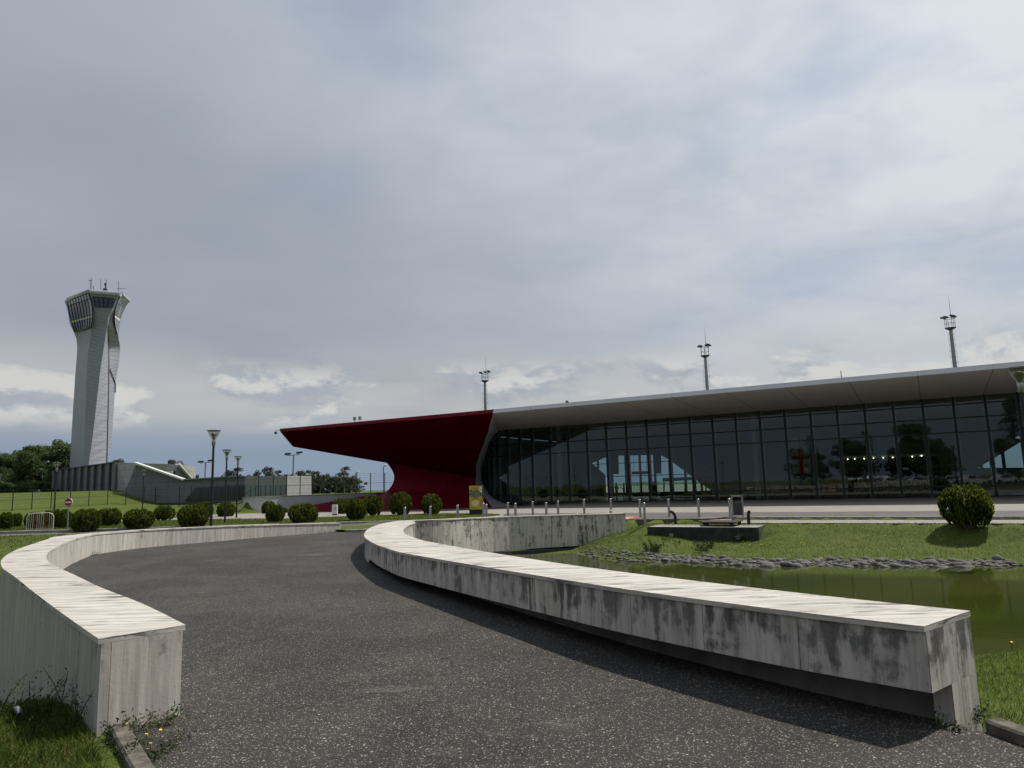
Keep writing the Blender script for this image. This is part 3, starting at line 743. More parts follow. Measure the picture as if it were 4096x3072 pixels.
b = MB()                                                     # canopy underside
b.poly([A2, R0, R1, R2, Fp, Cp, Bp]); uv_proj(b).build('canopy_soffit', M['red_matte_shaded'], term)
b = MB(); b.poly([A1, uvz(uRW, 52, ZR), R0, A2]); b.poly([A1, A2, Bp, np.array([*Bp[:2], ZR])]); b.poly([Bp, Cp, np.array([*Cp[:2], ZR]), np.array([*Bp[:2], ZR])])
uv_proj(b).build('red_fascia', M['red'], term)
left = [Cp] + Dl + [Ep + (w2 - Ep) * k for k in (0.33, 0.66, 1.0)]; right = smooth_line([Fp, R3, R4, R5, R6], 3)


def resample(L, n):
    s = [0.0]
    for a, c in zip(L[:-1], L[1:]): s.append(s[-1] + float(np.linalg.norm(c - a)))
    t = np.linspace(0, s[-1], n); A_ = np.array(L); return [np.array([np.interp(k, s, A_[:, j]) for j in range(3)]) for k in t]


b = MB(); La = resample(left, 26); Ra = resample(right, 26); NX = 8
for i in range(25):
    for k in range(NX):
        q = lambda r, c: La[r] + (Ra[r] - La[r]) * c / NX
        b.poly([q(i, k), q(i + 1, k), q(i + 1, k + 1), q(i, k + 1)])
bk = UV_V * 1.2                                              # thickness of the folded leg
for i in range(25): b.poly([La[i], La[i] + bk, La[i + 1] + bk, La[i + 1]])
uv_proj(b).build('red_leg', M['red'], term, smooth=True, angle=30)
b = MB(); b.poly([Ep, tipR, w1, w2]); d_ = np.array([0, 0, -0.5])
for a, c in ((tipR, w1), (w1, w2)): b.poly([a, c, c + d_, a + d_])
bk2 = Ep + UV_V * 4.0; b.poly([Ep, bk2 * [1, 1, 0], tipR])
uv_proj(b).build('red_ramp', M['red'], term)
# glass front: plan line (bays of 2.02 m, turning in at the left end)
bays = [(-34.26 + 2.02 * k, 63.0) for k in range(38)]
PL = [(-42.9, 66.7), (-41.95, 65.84), (-40.86, 64.93), (-39.74, 64.05), (-38.54, 63.3), (-37.15, 63.0), (-35.73, 63.0)] + bays
PL3 = [uvz(u, v, 0) for u, v in PL]; SS = [0.0]
for a, c in zip(PL3[:-1], PL3[1:]): SS.append(SS[-1] + float(np.linalg.norm(c - a)))


def on_front(px, py):
    for i in range(len(PL3) - 1):
        e = PL3[i + 1] - PL3[i]; L_ = np.linalg.norm(e); e = e / L_; nrm = np.array([-e[1], e[0], 0]); p = on_plane(px, py, PL3[i], nrm)
        s = np.dot(p - PL3[i], e)
        if -0.001 <= s <= L_ + 0.001: return SS[i] + s, p[2]
    raise ValueError((px, py))


def P_front(s, z, out=0.0):
    i = min(max(int(np.searchsorted(SS, s)) - 1, 0), len(SS) - 2); t = (s - SS[i]) / (SS[i + 1] - SS[i]); e = PL3[i + 1] - PL3[i]; e = e / np.linalg.norm(e)
    return PL3[i] + (PL3[i + 1] - PL3[i]) * t + np.array([e[1], -e[0], 0]) * out + np.array([0, 0, z])


GE = [on_front(*q) for q in ((1997, 1722), (1980, 1737), (1964, 1758), (1953, 1785), (1944, 1817), (1935, 1845), (1930, 1863), (1928, 1880), (1927.5, 1900), (1929, 1920), (1933, 1939), (1948, 1962), (1967, 1987), (1980, 1997), (1994, 2005), (2010, 2011.5), (2031, 2017), (2050, 2021.5), (2073, 2024.5))]
ZG = 7.78; s_end = SS[-1]
outline = [(s, min(z, ZG)) for s, z in GE]
s_t = outline[0][0]
s_b = outline[-1][0]; zb0 = outline[-1][1]
base_line = [(s_b + 4, max(0.12, zb0)), (s_b + 12, 0.28), (s_end, 0.30)]
outline = [(s_t, ZG - .02)] + outline[1:] + base_line + [(s_end, ZG)]


def clip(poly, s0, s1):
    def half(P, f):
        o = []
        for i in range(len(P)):
            a, c = P[i], P[(i + 1) % len(P)]; fa, fc = f(a), f(c)
            if fa >= 0: o.append(a)
            if (fa >= 0) != (fc >= 0): t = fa / (fa - fc); o.append((a[0] + (c[0] - a[0]) * t, a[1] + (c[1] - a[1]) * t))
        return o
    return half(half(poly, lambda p: p[0] - s0), lambda p: s1 - p[0])


b = MB()
for i in range(len(SS) - 1):
    P = clip(outline, SS[i], SS[i + 1])
    if len(P) > 2: b.poly([P_front(min(max(s, SS[i] + 1e-4), SS[i + 1] - 1e-4), z) for s, z in P])
glz = b.build('glass_front', M['glass'], term)


def zrange(s):
    z = [k for a, c in zip(outline, outline[1:] + outline[:1]) if (a[0] - s) * (c[0] - s) <= 0 and a[0] != c[0] for k in [a[1] + (c[1] - a[1]) * (s - a[0]) / (c[0] - a[0])]]
    return (min(z), max(z)) if len(z) > 1 else None


for s in SS[1:-1]:
    r_ = zrange(s)
    if r_ is None or r_[1] - r_[0] < 0.3: continue
    p = P_front(s, 0); MB().bar(P_front(s, r_[0] - .02, 0.03), P_front(s, r_[1] + .02, 0.03), 0.09, 0.17, up=UV_U).build('mullion', M['frame'], glz); MB().bar(P_front(s, max(.32, r_[0] + .05), -.28), P_front(s, min(7.75, r_[1] - .05), -.28), .06, .34, up=UV_U).build('glazing_fin', M['fin_steel'], glz)
for z in (1.10, 5.10, 6.18, 7.20):
    b = MB()
    for i in range(len(SS) - 1):
        P = [k for k in clip(outline, SS[i], SS[i + 1])]
        if len(P) < 3: continue
        ss = [a[0] + (c[0] - a[0]) * (z - a[1]) / (c[1] - a[1]) for a, c in zip(P, P[1:] + P[:1]) if (a[1] - z) * (c[1] - z) <= 0 and a[1] != c[1]]
        if len(ss) > 1 and max(ss) - min(ss) > 0.05: b.bar(P_front(min(ss), z, 0.03), P_front(max(ss), z, 0.03), 0.14, 0.085)
    b.build('transom', M['frame'], glz)
b = MB()
fr = [P_front(s, z, 0.04) for s, z in outline[:-1]]
b.tube(fr, 0.07, 5); b.build('edge_frame', M['frame'], glz)
# white soffit, fascia, reveal
b = MB(); gl_e = [P_front(s, min(z, ZG)) for s, z in [(s_t, ZG)] + GE[1:]]
b.poly([R0, uvz(UE, 52, ZF), uvz(UE, 63, ZG), P_front(s_t, ZG)]); b.poly([R0, P_front(s_t, ZG), R1]); uv_proj(b).build('roof_soffit', M['white'], term)
b = MB(); b.poly([uvz(uRW, 52, ZR), uvz(UE, 52, ZR), uvz(UE, 52, ZF), R0]); uv_proj(b).build('roof_fascia', M['fascia'], term)
Re = resample(smooth_line([R1, R2, Fp, R3, R4, R5, R6], 4), 28)
tail = G(2068, 2027.5, 0.04)
gl_r = resample(gl_e, 28)
b = MB()
for i in range(27): b.poly([Re[i], Re[i + 1], gl_r[i + 1], gl_r[i]])
b.poly([R6, tail, gl_r[-1]]); uv_proj(b).build('portal_reveal', M['reveal'], term, smooth=True, angle=40)
b = MB()                                                     # plinth under the glass
q = [P_front(s, z) for s, z in [(s_b, zb0)] + base_line]; f0 = lambda p, z: np.array([p[0], p[1], z])
for a, c in zip(q[:-1], q[1:]): b.poly([a, c, f0(c, -0.4), f0(a, -0.4)])
b.build('plinth', M['dark'], term)
# roof, hall
b = MB(); rt = [A1[:2], uvz(UE, 52, 0)[:2], uvz(UE, 99, 0)[:2], uvz(-44, 99, 0)[:2], uvz(-46, 66, 0)[:2], Cp[:2], Bp[:2]]
b.poly([(p[0], p[1], ZR) for p in rt]); b.build('roof', M['roof_top'], term)  # rear overhang is unseen, added to keep sun out of the hall
b = MB(); b.hexa([uvz(-43, 63.05, 7.8), uvz(UE, 63.05, 7.8), uvz(UE, 98.8, 7.8), uvz(-43, 98.8, 7.8), uvz(-43, 63.05, 8.3), uvz(UE, 63.05, 8.3), uvz(UE, 98.8, 8.3), uvz(-43, 98.8, 8.3)])
b.build('ceiling', M['int_wall'], term)
b = MB(); b.poly([uvz(-43.5, 63, .1), uvz(UE, 63, .1), uvz(UE, 63, .295), uvz(-30, 63, .295)]); b.poly([uvz(-43.5, 63.03, .29), uvz(UE, 63.03, .29), uvz(UE, 96, .29), uvz(-43.5, 96, .29)]); b.build('hall_floor', M['int_floor'], term)
b = MB(); b.hexa([uvz(-43.6, 66.9, -.2), uvz(-43.3, 66.9, -.2), uvz(-43.3, 90, -.2), uvz(-43.6, 90, -.2), uvz(-43.6, 66.9, 7.8), uvz(-43.3, 66.9, 7.8), uvz(-43.3, 90, 7.8), uvz(-43.6, 90, 7.8)]); b.build('end_wall', M['int_wall'], term); b = MB()
b.hexa([uvz(UE, 63, 0), uvz(UE + .3, 63, 0), uvz(UE + .3, 97, 0), uvz(UE, 97, 0), uvz(UE, 63, 8), uvz(UE + .3, 63, 8), uvz(UE + .3, 97, 8), uvz(UE, 97, 8)]); b.build('end_wall', M['int_wall'], term)
VB = 88.0
hol = [[(2368, 1853), (2424, 1829), (2480, 1823), (2640, 1819), (2802, 1906), (2850, 1934), (2850, 1972), (2425, 1972), (2440, 1915)], [(3884, 1872), (4000, 1775), (4096, 1735), (4400, 1700), (4400, 1868)], [(2400, 2002), (2401, 2002), (2401, 2001)]]
rings = [None] + [[(uu(onV(x, y, VB)), onV(x, y, VB)[2]) for x, y in h] for h in hol[:2]]


def span(r_, k):
    zz = [a[1] + (c[1] - a[1]) * (k - a[0]) / (c[0] - a[0]) for a, c in zip(r_, r_[1:] + r_[:1]) if a[0] != c[0] and (a[0] - k) * (c[0] - k) <= 0]
    return (max(.3, min(zz)), max(zz)) if len(zz) > 1 else None


us = sorted({-43.3, UE} | {p[0] for r_ in rings[1:] for p in r_ if -43.3 < p[0] < UE})
b = MB()
for a, c in zip(us[:-1], us[1:]):
    if c - a < 1e-4: continue
    m_ = (a + c) / 2; hh = [r_ for r_ in rings[1:] if span(r_, m_)]
    if not hh: b.poly([uvz(a, VB, 0), uvz(c, VB, 0), uvz(c, VB, 7.8), uvz(a, VB, 7.8)]); continue
    e = 1e-5; s0, s1_ = span(hh[0], a + e), span(hh[0], c - e)
    b.poly([uvz(a, VB, 0), uvz(c, VB, 0), uvz(c, VB, s1_[0]), uvz(a, VB, s0[0])]); b.poly([uvz(a, VB, s0[1]), uvz(c, VB, s1_[1]), uvz(c, VB, 7.8), uvz(a, VB, 7.8)])
b.build('rear_wall', M['int_wall'], term)
rg = None
for h in (0, 1):
    r_ = rings[1 + h]; b = MB(); b.poly([uvz(u, VB + .06, z) for u, z in r_]); rg_ = b.build('rear_glazing', M['glass_back'], term); rg = rg or rg_; u0 = min(p[0] for p in r_); u1 = max(p[0] for p in r_); k = u0 + 0.9
    while k < u1:
        zz = [a[1] + (c[1] - a[1]) * (k - a[0]) / (c[0] - a[0]) for a, c in zip(r_, r_[1:] + r_[:1]) if (a[0] - k) * (c[0] - k) < 0]
        if len(zz) > 1: MB().bar(uvz(k, VB - .1, min(zz)), uvz(k, VB - .1, max(zz)), .14, .3, up=UV_U).build('rear_mullion', M['galv'], rg_)
        k += 1.95
b = MB()
for z in (2.9, 4.6, 6.0): b.bar(uvz(rings[1][0][0] + .3, VB - .14, z), uvz(rings[1][3][0] + (6.6 - z) * 1.0 + 1.0, VB - .14, z), .2, .09)
b.build('rear_transom', M['frame'], rg)
b = MB(); b.prism([onV(x, y, 82) for x, y in ((2640, 1812), (2720, 1810), (3070, 2003), (2900, 2004))], UV_V * .5); b.build('sloping_wall', M['int_wall'], term)
b = MB(); b.prism([onV(x, y, 78) for x, y in ((2955, 1890), (3180, 1900), (3262, 1914), (3262, 1990), (2955, 1994))], UV_V * .3); b.build('inner_screen_wall', M['int_wall'], term)
b = MB(); b.prism([onV(x, y, 80) for x, y in ((3640, 2000), (3700, 2000), (4096, 1760), (4040, 1745))], UV_V * .5); b.build('sloping_wall', M['int_wall'], term)
b = MB(); b.prism([onV(x, y, 76) for x, y in ((2055, 1900), (2330, 1905), (2330, 2010), (2055, 2012))], UV_V * 5); b.build('cafe_box', M['int_dark'], term)
# columns just inside the glass
for u in (-32.0, -12.9, 6.4):
    MB().lathe([(0.26, 0.29), (0.26, 7.8)], 14, uvz(u, 64.6, 0)).build('column', M['int_wall'], term, smooth=True, angle=40)


def text_mesh(s, size):
    cu = bpy.data.curves.new('lettering', 'FONT'); cu.body = s; cu.size = size; cu.resolution_u = 2; cu.extrude = 0.004
    o = bpy.data.objects.new('lettering', cu); COL.objects.link(o); bpy.context.view_layer.update()
    me = bpy.data.meshes.new_from_object(o.evaluated_get(bpy.context.evaluated_depsgraph_get())); bpy.data.objects.remove(o)
    V_ = [tuple(v.co) for v in me.vertices]; F_ = [tuple(p.vertices) for p in me.polygons]; return V_, F_


def lettering(name, s, base, width, ax, nrm, mat, parent, size=1.0, lift=0.012):
    V_, F_ = text_mesh(s, size)
    x0 = min(v[0] for v in V_); x1 = max(v[0] for v in V_); k = width / (x1 - x0); ax = np.asarray(ax, float); nrm = np.asarray(nrm, float)
    b = MB(); b.add([np.asarray(base) + ax * (v[0] - x0) * k + np.array([0, 0, 1.0]) * v[1] * k + nrm * (lift + v[2] * k) for v in V_], F_)
    return b.build(name, mat, parent)


# shop and fittings inside the hall (seen through the glass)
vS = 72.0
sh = thing('duty_free_shop', 'dark duty free shop unit with lit white lettering inside the glass hall', 'shop', onV(3500, 2002, vS) * [1, 1, 0] + [0, 0, .29])
P_ = lambda x, y, v=vS: onV(x, y, v)
b = MB(); b.prism([P_(3375, 1836), P_(3760, 1828), P_(3760, 2003), P_(3375, 2003)], UV_V * 6); b.build('shop_body', M['int_dark'], sh)
b = MB(); b.prism([P_(3366, 1824, vS - .2), P_(3790, 1812, vS - .2), P_(3790, 1822, vS - .2), P_(3366, 1834, vS - .2)], UV_V * .15); b.build('light_rail', M['int_wall'], sh)
for x, y in ((3391, 1837), (3419, 1836), (3457, 1835), (3494, 1833), (3533, 1831), (3571, 1830), (3649, 1827), (3686, 1823)):
    q = P_(x, y, vS - .25); MB().lathe([(0.001, -.05), (.045, -.02), (.045, .02), (.001, .05)], 8, q).build('spotlight', M['bulb'], sh, smooth=True)
random.seed(3)
for row in range(3):
    for k in range(26):
        x = 3420 + k * 13 + random.uniform(-2, 2)
        if random.random() < .3: continue
        a = P_(x, 1935 + row * 17 - (x - 3400) * .02, vS - .05); MB().box(a, (.1, .1, .26), math.radians(-30)).build('shelf_item', M['int_wall'], sh)
lettering('sign_lettering', 'DUTY FREE', P_(3489, 1913, vS), float(np.linalg.norm(P_(3554, 1913) - P_(3489, 1913))), UV_U, -UV_V, M['letters'], sh)
lettering('sign_lettering', 'დუთი ფრი', P_(3394, 1918, vS), float(np.linalg.norm(P_(3453, 1918) - P_(3394, 1918))), UV_U, -UV_V, M['letters'], sh)
for x, y in ((3379, 1919), (3475, 1914)): MB().box(P_(x, y, vS - .02) + np.array([0, 0, .12]), (.26, .05, .26), math.radians(-30)).build('sign_badge', M['letters'], sh)
ki = thing('information_kiosk', 'dark red board kiosk with pale top standing beside the hall column', 'kiosk', onV(3330, 1998, 69) * [1, 1, 0] + [0, 0, .29])
b = MB(); b.prism([onV(3284, 1898, 69), onV(3388, 1894, 69), onV(3388, 1998, 69), onV(3284, 2000, 69)], UV_V * .5); b.build('board', M['shop_red'], ki)
b = MB(); b.prism([onV(3282, 1891, 68.9), onV(3391, 1887, 68.9), onV(3391, 1894, 68.9), onV(3282, 1898, 68.9)], UV_V * .7); b.build('top_panel', M['int_wall'], ki)


def hanging(name, label, cat, pts, v, mat, extra=None):
    q = [onV(x, y, v) for x, y in pts]; o = thing(name, label, cat, q[0])
    b = MB(); nx, nz = 8, 6
    f = lambda i, k: (q[0] * (1 - i / nx) + q[1] * (i / nx)) * (1 - k / nz) + (q[3] * (1 - i / nx) + q[2] * (i / nx)) * (k / nz) + UV_V * 0.06 * math.sin(i * 1.7 + k * .4)
    for i in range(nx):
        for k in range(nz): b.poly([f(i, k), f(i + 1, k), f(i + 1, k + 1), f(i, k + 1)])
    b.build('cloth', mat, o, smooth=True)
    b = MB(); b.bar(q[0] + [0, 0, .03], q[1] + [0, 0, .03], .05, .05); b.build('top_rail', M['galv'], o)
    if extra: extra(o, q)
    return o


def cross(o, q):
    b = MB(); c0 = (q[0] + q[1]) / 2 - UV_V * .08; c1 = (q[3] + q[2]) / 2 - UV_V * .08; hz = c0 * .45 + c1 * .55; w = float(np.linalg.norm(q[1] - q[0]))
    b.bar(c0, c1, .3, .02, up=UV_V); b.bar(hz - UV_U * w * .46 , hz + UV_U * w * .46, .02, .3)
    for a in (-.27, .27):
        for e in (.22, .78):
            m_ = c0 * (1 - e) + c1 * e + UV_U * w * a; b.bar(m_ - UV_U * .13, m_ + UV_U * .13, .02, .07); b.bar(m_ - [0, 0, .13], m_ + [0, 0, .13], .07, .02, up=UV_V)
    b.build('red_crosses', M['flag_red'], o)


hanging('flag', 'white flag with red crosses hanging behind the glass front', 'flag', ((3160, 1752), (3238, 1748), (3246, 1893), (3170, 1896)), 66, M['flag_white'], cross)
hanging('flag', 'dark blue flag hanging inside the hall above the sloping wall', 'flag', ((2760, 1788), (2824, 1786), (2829, 1860), (2764, 1863)), 66, M['flag_blue'])
hanging('banner', 'dark hanging banner left of the bright rear window', 'banner', ((2439, 1808), (2472, 1807), (2476, 1896), (2443, 1897)), 68, M['banner'])
hanging('banner', 'dark hanging banner at right of the bright rear window', 'banner', ((2612, 1806), (2643, 1805), (2646, 1894), (2616, 1895)), 68, M['banner'])
bo = thing('sign_board', 'long black sign board hung across the bright rear window', 'sign', onV(2560, 1892, 74))
b = MB(); b.prism([onV(2527, 1886, 74), onV(2594, 1884, 74), onV(2594, 1896, 74), onV(2527, 1898, 74)], UV_V * .2); b.build('board', M['int_dark'], bo)
b = MB(); b.bar(onV(2535, 1886, 74), onV(2535, 1800, 74), .03, .03, up=UV_U); b.bar(onV(2586, 1884, 74), onV(2586, 1800, 74), .03, .03, up=UV_U); b.build('hanger', M['galv'], bo)
cf = thing('cafe_counter', 'black cafe counter with a raised canopy in front of the rear window', 'counter', onV(2720, 2003, 78) * [1, 1, 0] + [0, 0, .29])
b = MB(); b.prism([onV(2650, 1912, 78), onV(2830, 1906, 78), onV(2830, 1916, 78), onV(2650, 1926, 78)], UV_V * 2); b.build('canopy', M['int_dark'], cf)
b = MB(); b.prism([onV(2640, 1970, 78), onV(2840, 1962, 78), onV(2840, 2002, 78), onV(2640, 2004, 78)], UV_V * 1); b.build('counter', M['int_dark'], cf)
b = MB(); [b.bar(onV(x, 1920, 78.2), onV(x, 1970, 78.2), .12, .12, up=UV_U) for x in (2656, 2740, 2824)]; b.build('post', M['int_dark'], cf)
ra = thing('railing', 'thin slatted railing in front of the rear window', 'railing', onV(2560, 1995, 80) * [1, 1, 0] + [0, 0, .29])
b = MB(); b.bar(onV(2500, 1931, 80), onV(2640, 1928, 80), .06, .06); [b.bar(onV(x, 1931, 80), onV(x + 3, 2000, 80), .03, .03, up=UV_U) for x in range(2502, 2640, 6)]; b.build('slats', M['int_dark'], ra)
# security camera, lights and plant on the roof edge
cc = thing('security_camera', 'small white dome camera at the tip of the red canopy', 'camera', uvz(uT, 52, ZR - .15))
p = np.array(cc.location); MB().tube([p, p - UV_U * .45 + [0, 0, .02], p - UV_U * .55 + [0, 0, -.12]], .035, 6).build('arm', M['box_white'], cc)
MB().lathe([(.001, -.30), (.11, -.25), (.15, -.15), (.15, -.05), (.05, 0)], 10, p - UV_U * .55 + [0, 0, -.1]).build('dome', M['dark'], cc, smooth=True)
for (x, lab) in ((1419, 'left one of two small floodlights on the red roof edge'), (1440, 'right one of two small floodlights on the red roof edge')):
    q = onV(x, 1700, 52.4); q[2] = ZR
    t_ = thing('roof_floodlight', lab, 'floodlight', q, group='floodlights on the red roof')
    MB().bar(q, q + [0, 0, .22], .04, .04, up=UV_U).build('bracket', M['galv'], t_); MB().box(q + [0, 0, .38], (.30, .16, .32), math.radians(-30)).build('housing', M['galv'], t_)
for (x, h, lab) in ((3374, .55, 'thin lightning rod on the white roof edge'), (2268, .2, 'small dark vent on the white roof edge right of the red end')):
    q = onV(x, 1600, 52.6); q[2] = ZR
    b = MB()
    if h > .3: b.tube([q, q + [0, 0, h]], .025, 6); b.lathe([(.08, 0), (.06, .05), (.02, .08)], 8, q)
    else: b.lathe([(.10, 0), (.14, .08), (.14, .16), (.09, .24), (.001, .27)], 10, q)
    o = b.build('lightning_rod' if h > .3 else 'roof_vent', M['dark']); tag(o, lab, 'rod' if h > .3 else 'vent')

# ------------------------------------------------------------------ control tower
TD = 120.0
tow = thing('control_tower', 'tall twisted grey metal control tower with flared glazed top', 'tower', atY(355, 1990, TD) * [1, 1, 0])
RG = [  # photo outline, bottom to top: five visible corners per level
    [(276, 1960), (328, 1960), (343, 1960), (425, 1945), (435, 1945), (430, 1945)],
    [(279.5, 1868), (332, 1868), (354, 1864), (428, 1852), (438.6, 1852), (432, 1852)],
    [(286.7, 1726), (340, 1727), (373, 1727), (431, 1722), (450, 1716), (443, 1716)],
    [(298.8, 1534), (344.6, 1535), (395, 1535), (435, 1530), (462.7, 1530), (455, 1530)],
    [(303.5, 1470), (349, 1470), (403, 1468), (435, 1462), (474, 1462), (468, 1462)],
    [(308.4, 1399), (354, 1399), (414, 1398), (434.7, 1390), (480.5, 1400), (476, 1398)],
    [(306, 1360), (360, 1360), (421, 1355), (433, 1348), (476, 1362), (475.5, 1358)],
    [(296, 1331), (365, 1316), (429, 1305), (432, 1303), (470.5, 1333), (476.5, 1330)],
    [(279.5, 1293), (369, 1283), (434, 1268), (440, 1266), (462, 1290), (481, 1283)],
    [(270, 1240), (374, 1240), (449, 1238), (452, 1238), (457.5, 1252), (498, 1240)],
    [(259, 1206), (366, 1190), (468, 1190), (471, 1190), (478, 1192), (512.5, 1212)]]
OFF = [[2.5, -2.6, -3.4, 1.9, 4.6, 5.6]] * 6 + [[2.0, -2.9, -3.5, .4, 3.2, 5.2], [1.6, -3.4, -3.6, -1.6, 1.6, 5], [1.2, -3.8, -4.0, -2.6, .2, 4.6], [.9, -4.2, -4.3, -3.6, -1.6, 4.2], [.6, -4.5, -4.5, -4.2, -3.6, 3.6]]
rings = []
for q, of in zip(RG, OFF):
    ring = [atY(x, y, TD + o) for (x, y), o in zip(q, of)]
    zc = ring[0][2]; ring += [np.array([ring[4][0] * .4 + ring[0][0] * .6, TD + 7.0, ring[5][2]]), np.array([ring[0][0] * .9 + ring[4][0] * .1, TD + 6.0, ring[0][2]])]
    rings.append(ring)


def spl(rs, n=4):
    cols = [smooth_line([r[k] for r in rs], n) for k in range(len(rs[0]))]; return [[c[i] for c in cols] for i in range(len(cols[0]))]


RS = spl(rings, 4)
b = MB(); b.uv = []
nk = len(RS[0]); slope = [.14, -.3, .03, .0, 0, 0, 0, 0]
for i in range(len(RS) - 1):
    for k in range(nk):
        k2 = (k + 1) % nk; q = [RS[i][k], RS[i][k2], RS[i + 1][k2], RS[i + 1][k]]
        b.add(q, [(0, 1, 2, 3)])
        o_ = RS[i][k]; uvs = []
        for p in q: dxy = float(np.linalg.norm((p - RS[0][k])[:2])) if False else float(np.dot((p - RS[i][k])[:2], (RS[i][k2] - RS[i][k])[:2]) / (np.linalg.norm((RS[i][k2] - RS[i][k])[:2]) + 1e-6)); uvs.append((dxy, p[2] + slope[k] * -dxy))
        b.uv.append(uvs)
sft = b.build('shaft', M['tower_metal'], tow)
# head: rolled roof rim, glazed faces
rim_t = [(267, 1191), (351.8, 1158), (357, 1158.5), (484, 1169.5), (488, 1170), (518, 1205)]
rim_o = [.5, -4.9, -5.0, -5.0, -4.8, 3.4]
tr_ = [atY(x, y, TD + o) for (x, y), o in zip(rim_t, rim_o)]
bk_ = [np.array([tr_[5][0] - 2.5, TD + 6.5, tr_[5][2]]), np.array([tr_[0][0] + 1.2, TD + 6, tr_[0][2]])]
b = MB(); top = tr_ + bk_; b.loft([RS[-1], top]); b.build('roof_cap', M['tower_trim'], tow)
b = MB(); a, c = atY(363, 1168, TD - 4.8), atY(484, 1177, TD - 4.8); b.tube([a, c], .42, 12); b.build('roof_rim', M['tower_trim'], tow, smooth=True, angle=50)


def patch(name, TL, TR, BR, BL, offs, rows, nc, parent, mats, midl=None, midr=None):
    """glazed face between four corners (photo outline), rows = [(t0, t1, material)], with mullion lines"""
    q = [atY(x, y, TD + o) for (x, y), o in zip((TL, TR, BR, BL), offs)]
    ml = atY(*midl[0], TD + midl[1]) if midl else (q[0] + q[3]) / 2; mr = atY(*midr[0], TD + midr[1]) if midr else (q[1] + q[2]) / 2
    ql = lambda t: (1 - t) * (1 - 2 * t) * q[0] + 4 * t * (1 - t) * ml + t * (2 * t - 1) * q[3]
    qr = lambda t: (1 - t) * (1 - 2 * t) * q[1] + 4 * t * (1 - t) * mr + t * (2 * t - 1) * q[2]
    f = lambda s, t: ql(t) + (qr(t) - ql(t)) * s
    b = MB()
    for t0, t1, mi in rows:
        n = max(2, int((t1 - t0) * 10))
        for i in range(n):
            for k in range(nc):
                a0, a1 = t0 + (t1 - t0) * i / n, t0 + (t1 - t0) * (i + 1) / n
                mi_ = mi if not isinstance(mi, list) else mi[k % len(mi)]
                b.add([f(k / nc, a0), f((k + 1) / nc, a0), f((k + 1) / nc, a1), f(k / nc, a1)], [(0, 1, 2, 3)], mi_)
    o = b.build(name, mats, parent)
    b = MB()
    for k in range(nc + 1): b.tube([f(k / nc, t) - [0, .06, 0] for t in np.linspace(0, 1, 9)], .045, 5)
    for t in sorted({r_[0] for r_ in rows} | {r_[1] for r_ in rows}): b.tube([f(s, t) - [0, .06, 0] for s in (0, .5, 1)], .055, 5)
    b.build('window_frame', M['frame'], o); return o


MG = [M['dark_glass'], M['pale_glass'], M['sign_white']]
patch('cab_window', (271, 1203.6), (353.8, 1172), (363.8, 1308.4), (301, 1329.6), (.2, -4.75, -4.0, .9), [(0, .15, 1), (.15, .62, [0, 0, 0, 0, 0, 0, 0, 1]), (.62, .70, 2), (.70, 1, 0)], 8, tow, MG, ((281, 1268), .4), ((370, 1243), -4.6))
patch('cab_window', (482, 1185), (506.5, 1207), (475, 1350), (469.5, 1334), (-3.9, 2.6, 4.0, 1.3), [(0, .2, 1), (.2, .52, [0, 0, 1]), (.52, .60, 2), (.60, 1, 1)], 4, tow, MG, ((460, 1256), -1.9), ((482, 1272), 3.0))
patch('cab_window', (372.7, 1187), (456.4, 1194.7), (446, 1228), (381.6, 1226), (-4.75, -4.75, -4.55, -4.55), [(0, .55, 0), (.55, 1, 0)], 4, tow, MG)
b = MB(); b.tube([atY(x, y, TD + o) for x, y, o in ((482, 1181, -4.1), (488, 1177, -4.4), (505, 1193, 1), (517, 1206, 3.4))], .22, 6); b.build('window_hood', M['tower_trim'], tow)
b = MB(); b.tube([atY(x, y, TD + o) for x, y, o in ((430, 1298, -3.0), (434.7, 1370, .6), (436, 1450, 1.6), (435, 1533, 1.75), (433, 1640, 1.75), (431, 1726, 1.75), (428, 1852, 1.75))], .07, 5); b.build('corner_seam', M['dark'], tow)
b = MB(); b.tube([atY(x, y, TD + o) for x, y, o in ((440, 1477, 2.0), (451, 1505, 3.0), (462, 1536, 4.4), (462, 1570, 4.4))], .08, 5); b.build('conduit', M['dark'], tow)
for x, y0, y1, r in ((361, 1120, 1160, .05), (367, 1112, 1160, .04), (374, 1145, 1161, .05), (403, 1116, 1163, .04), (425, 1118, 1165, .05), (474, 1125, 1170, .04)):
    b = MB(); b.tube([atY(x, y1, TD - 2), atY(x, y0, TD - 2)], r, 5)
    if x in (361, 474): q = atY(x, y0 + (2 if x == 361 else 30), TD - 2); b.tube([q - [.3, 0, 0], q + [.3 if x == 361 else 1.2, 0, 0]], .04, 5)
    b.build('antenna', M['dark'], tow)
b = MB(); q = atY(420, 1164, TD - 2); b.lathe([(.32, 0), (.32, .4), (.07, .5), (.07, 1.0), (.18, 1.05), (.18, 1.35), (.05, 1.4)], 10, q); b.build('beacon', M['black'], tow)

# ------------------------------------------------------------------ low building at the tower's foot
tb = thing('tower_annex', 'low angular grey building around the foot of the control tower', 'building', atY(560, 2000, 100) * [1, 1, 0])
ax = lambda x, y, d: atY(x, y, d)
dz_ = np.array([0, 0, -1.0])
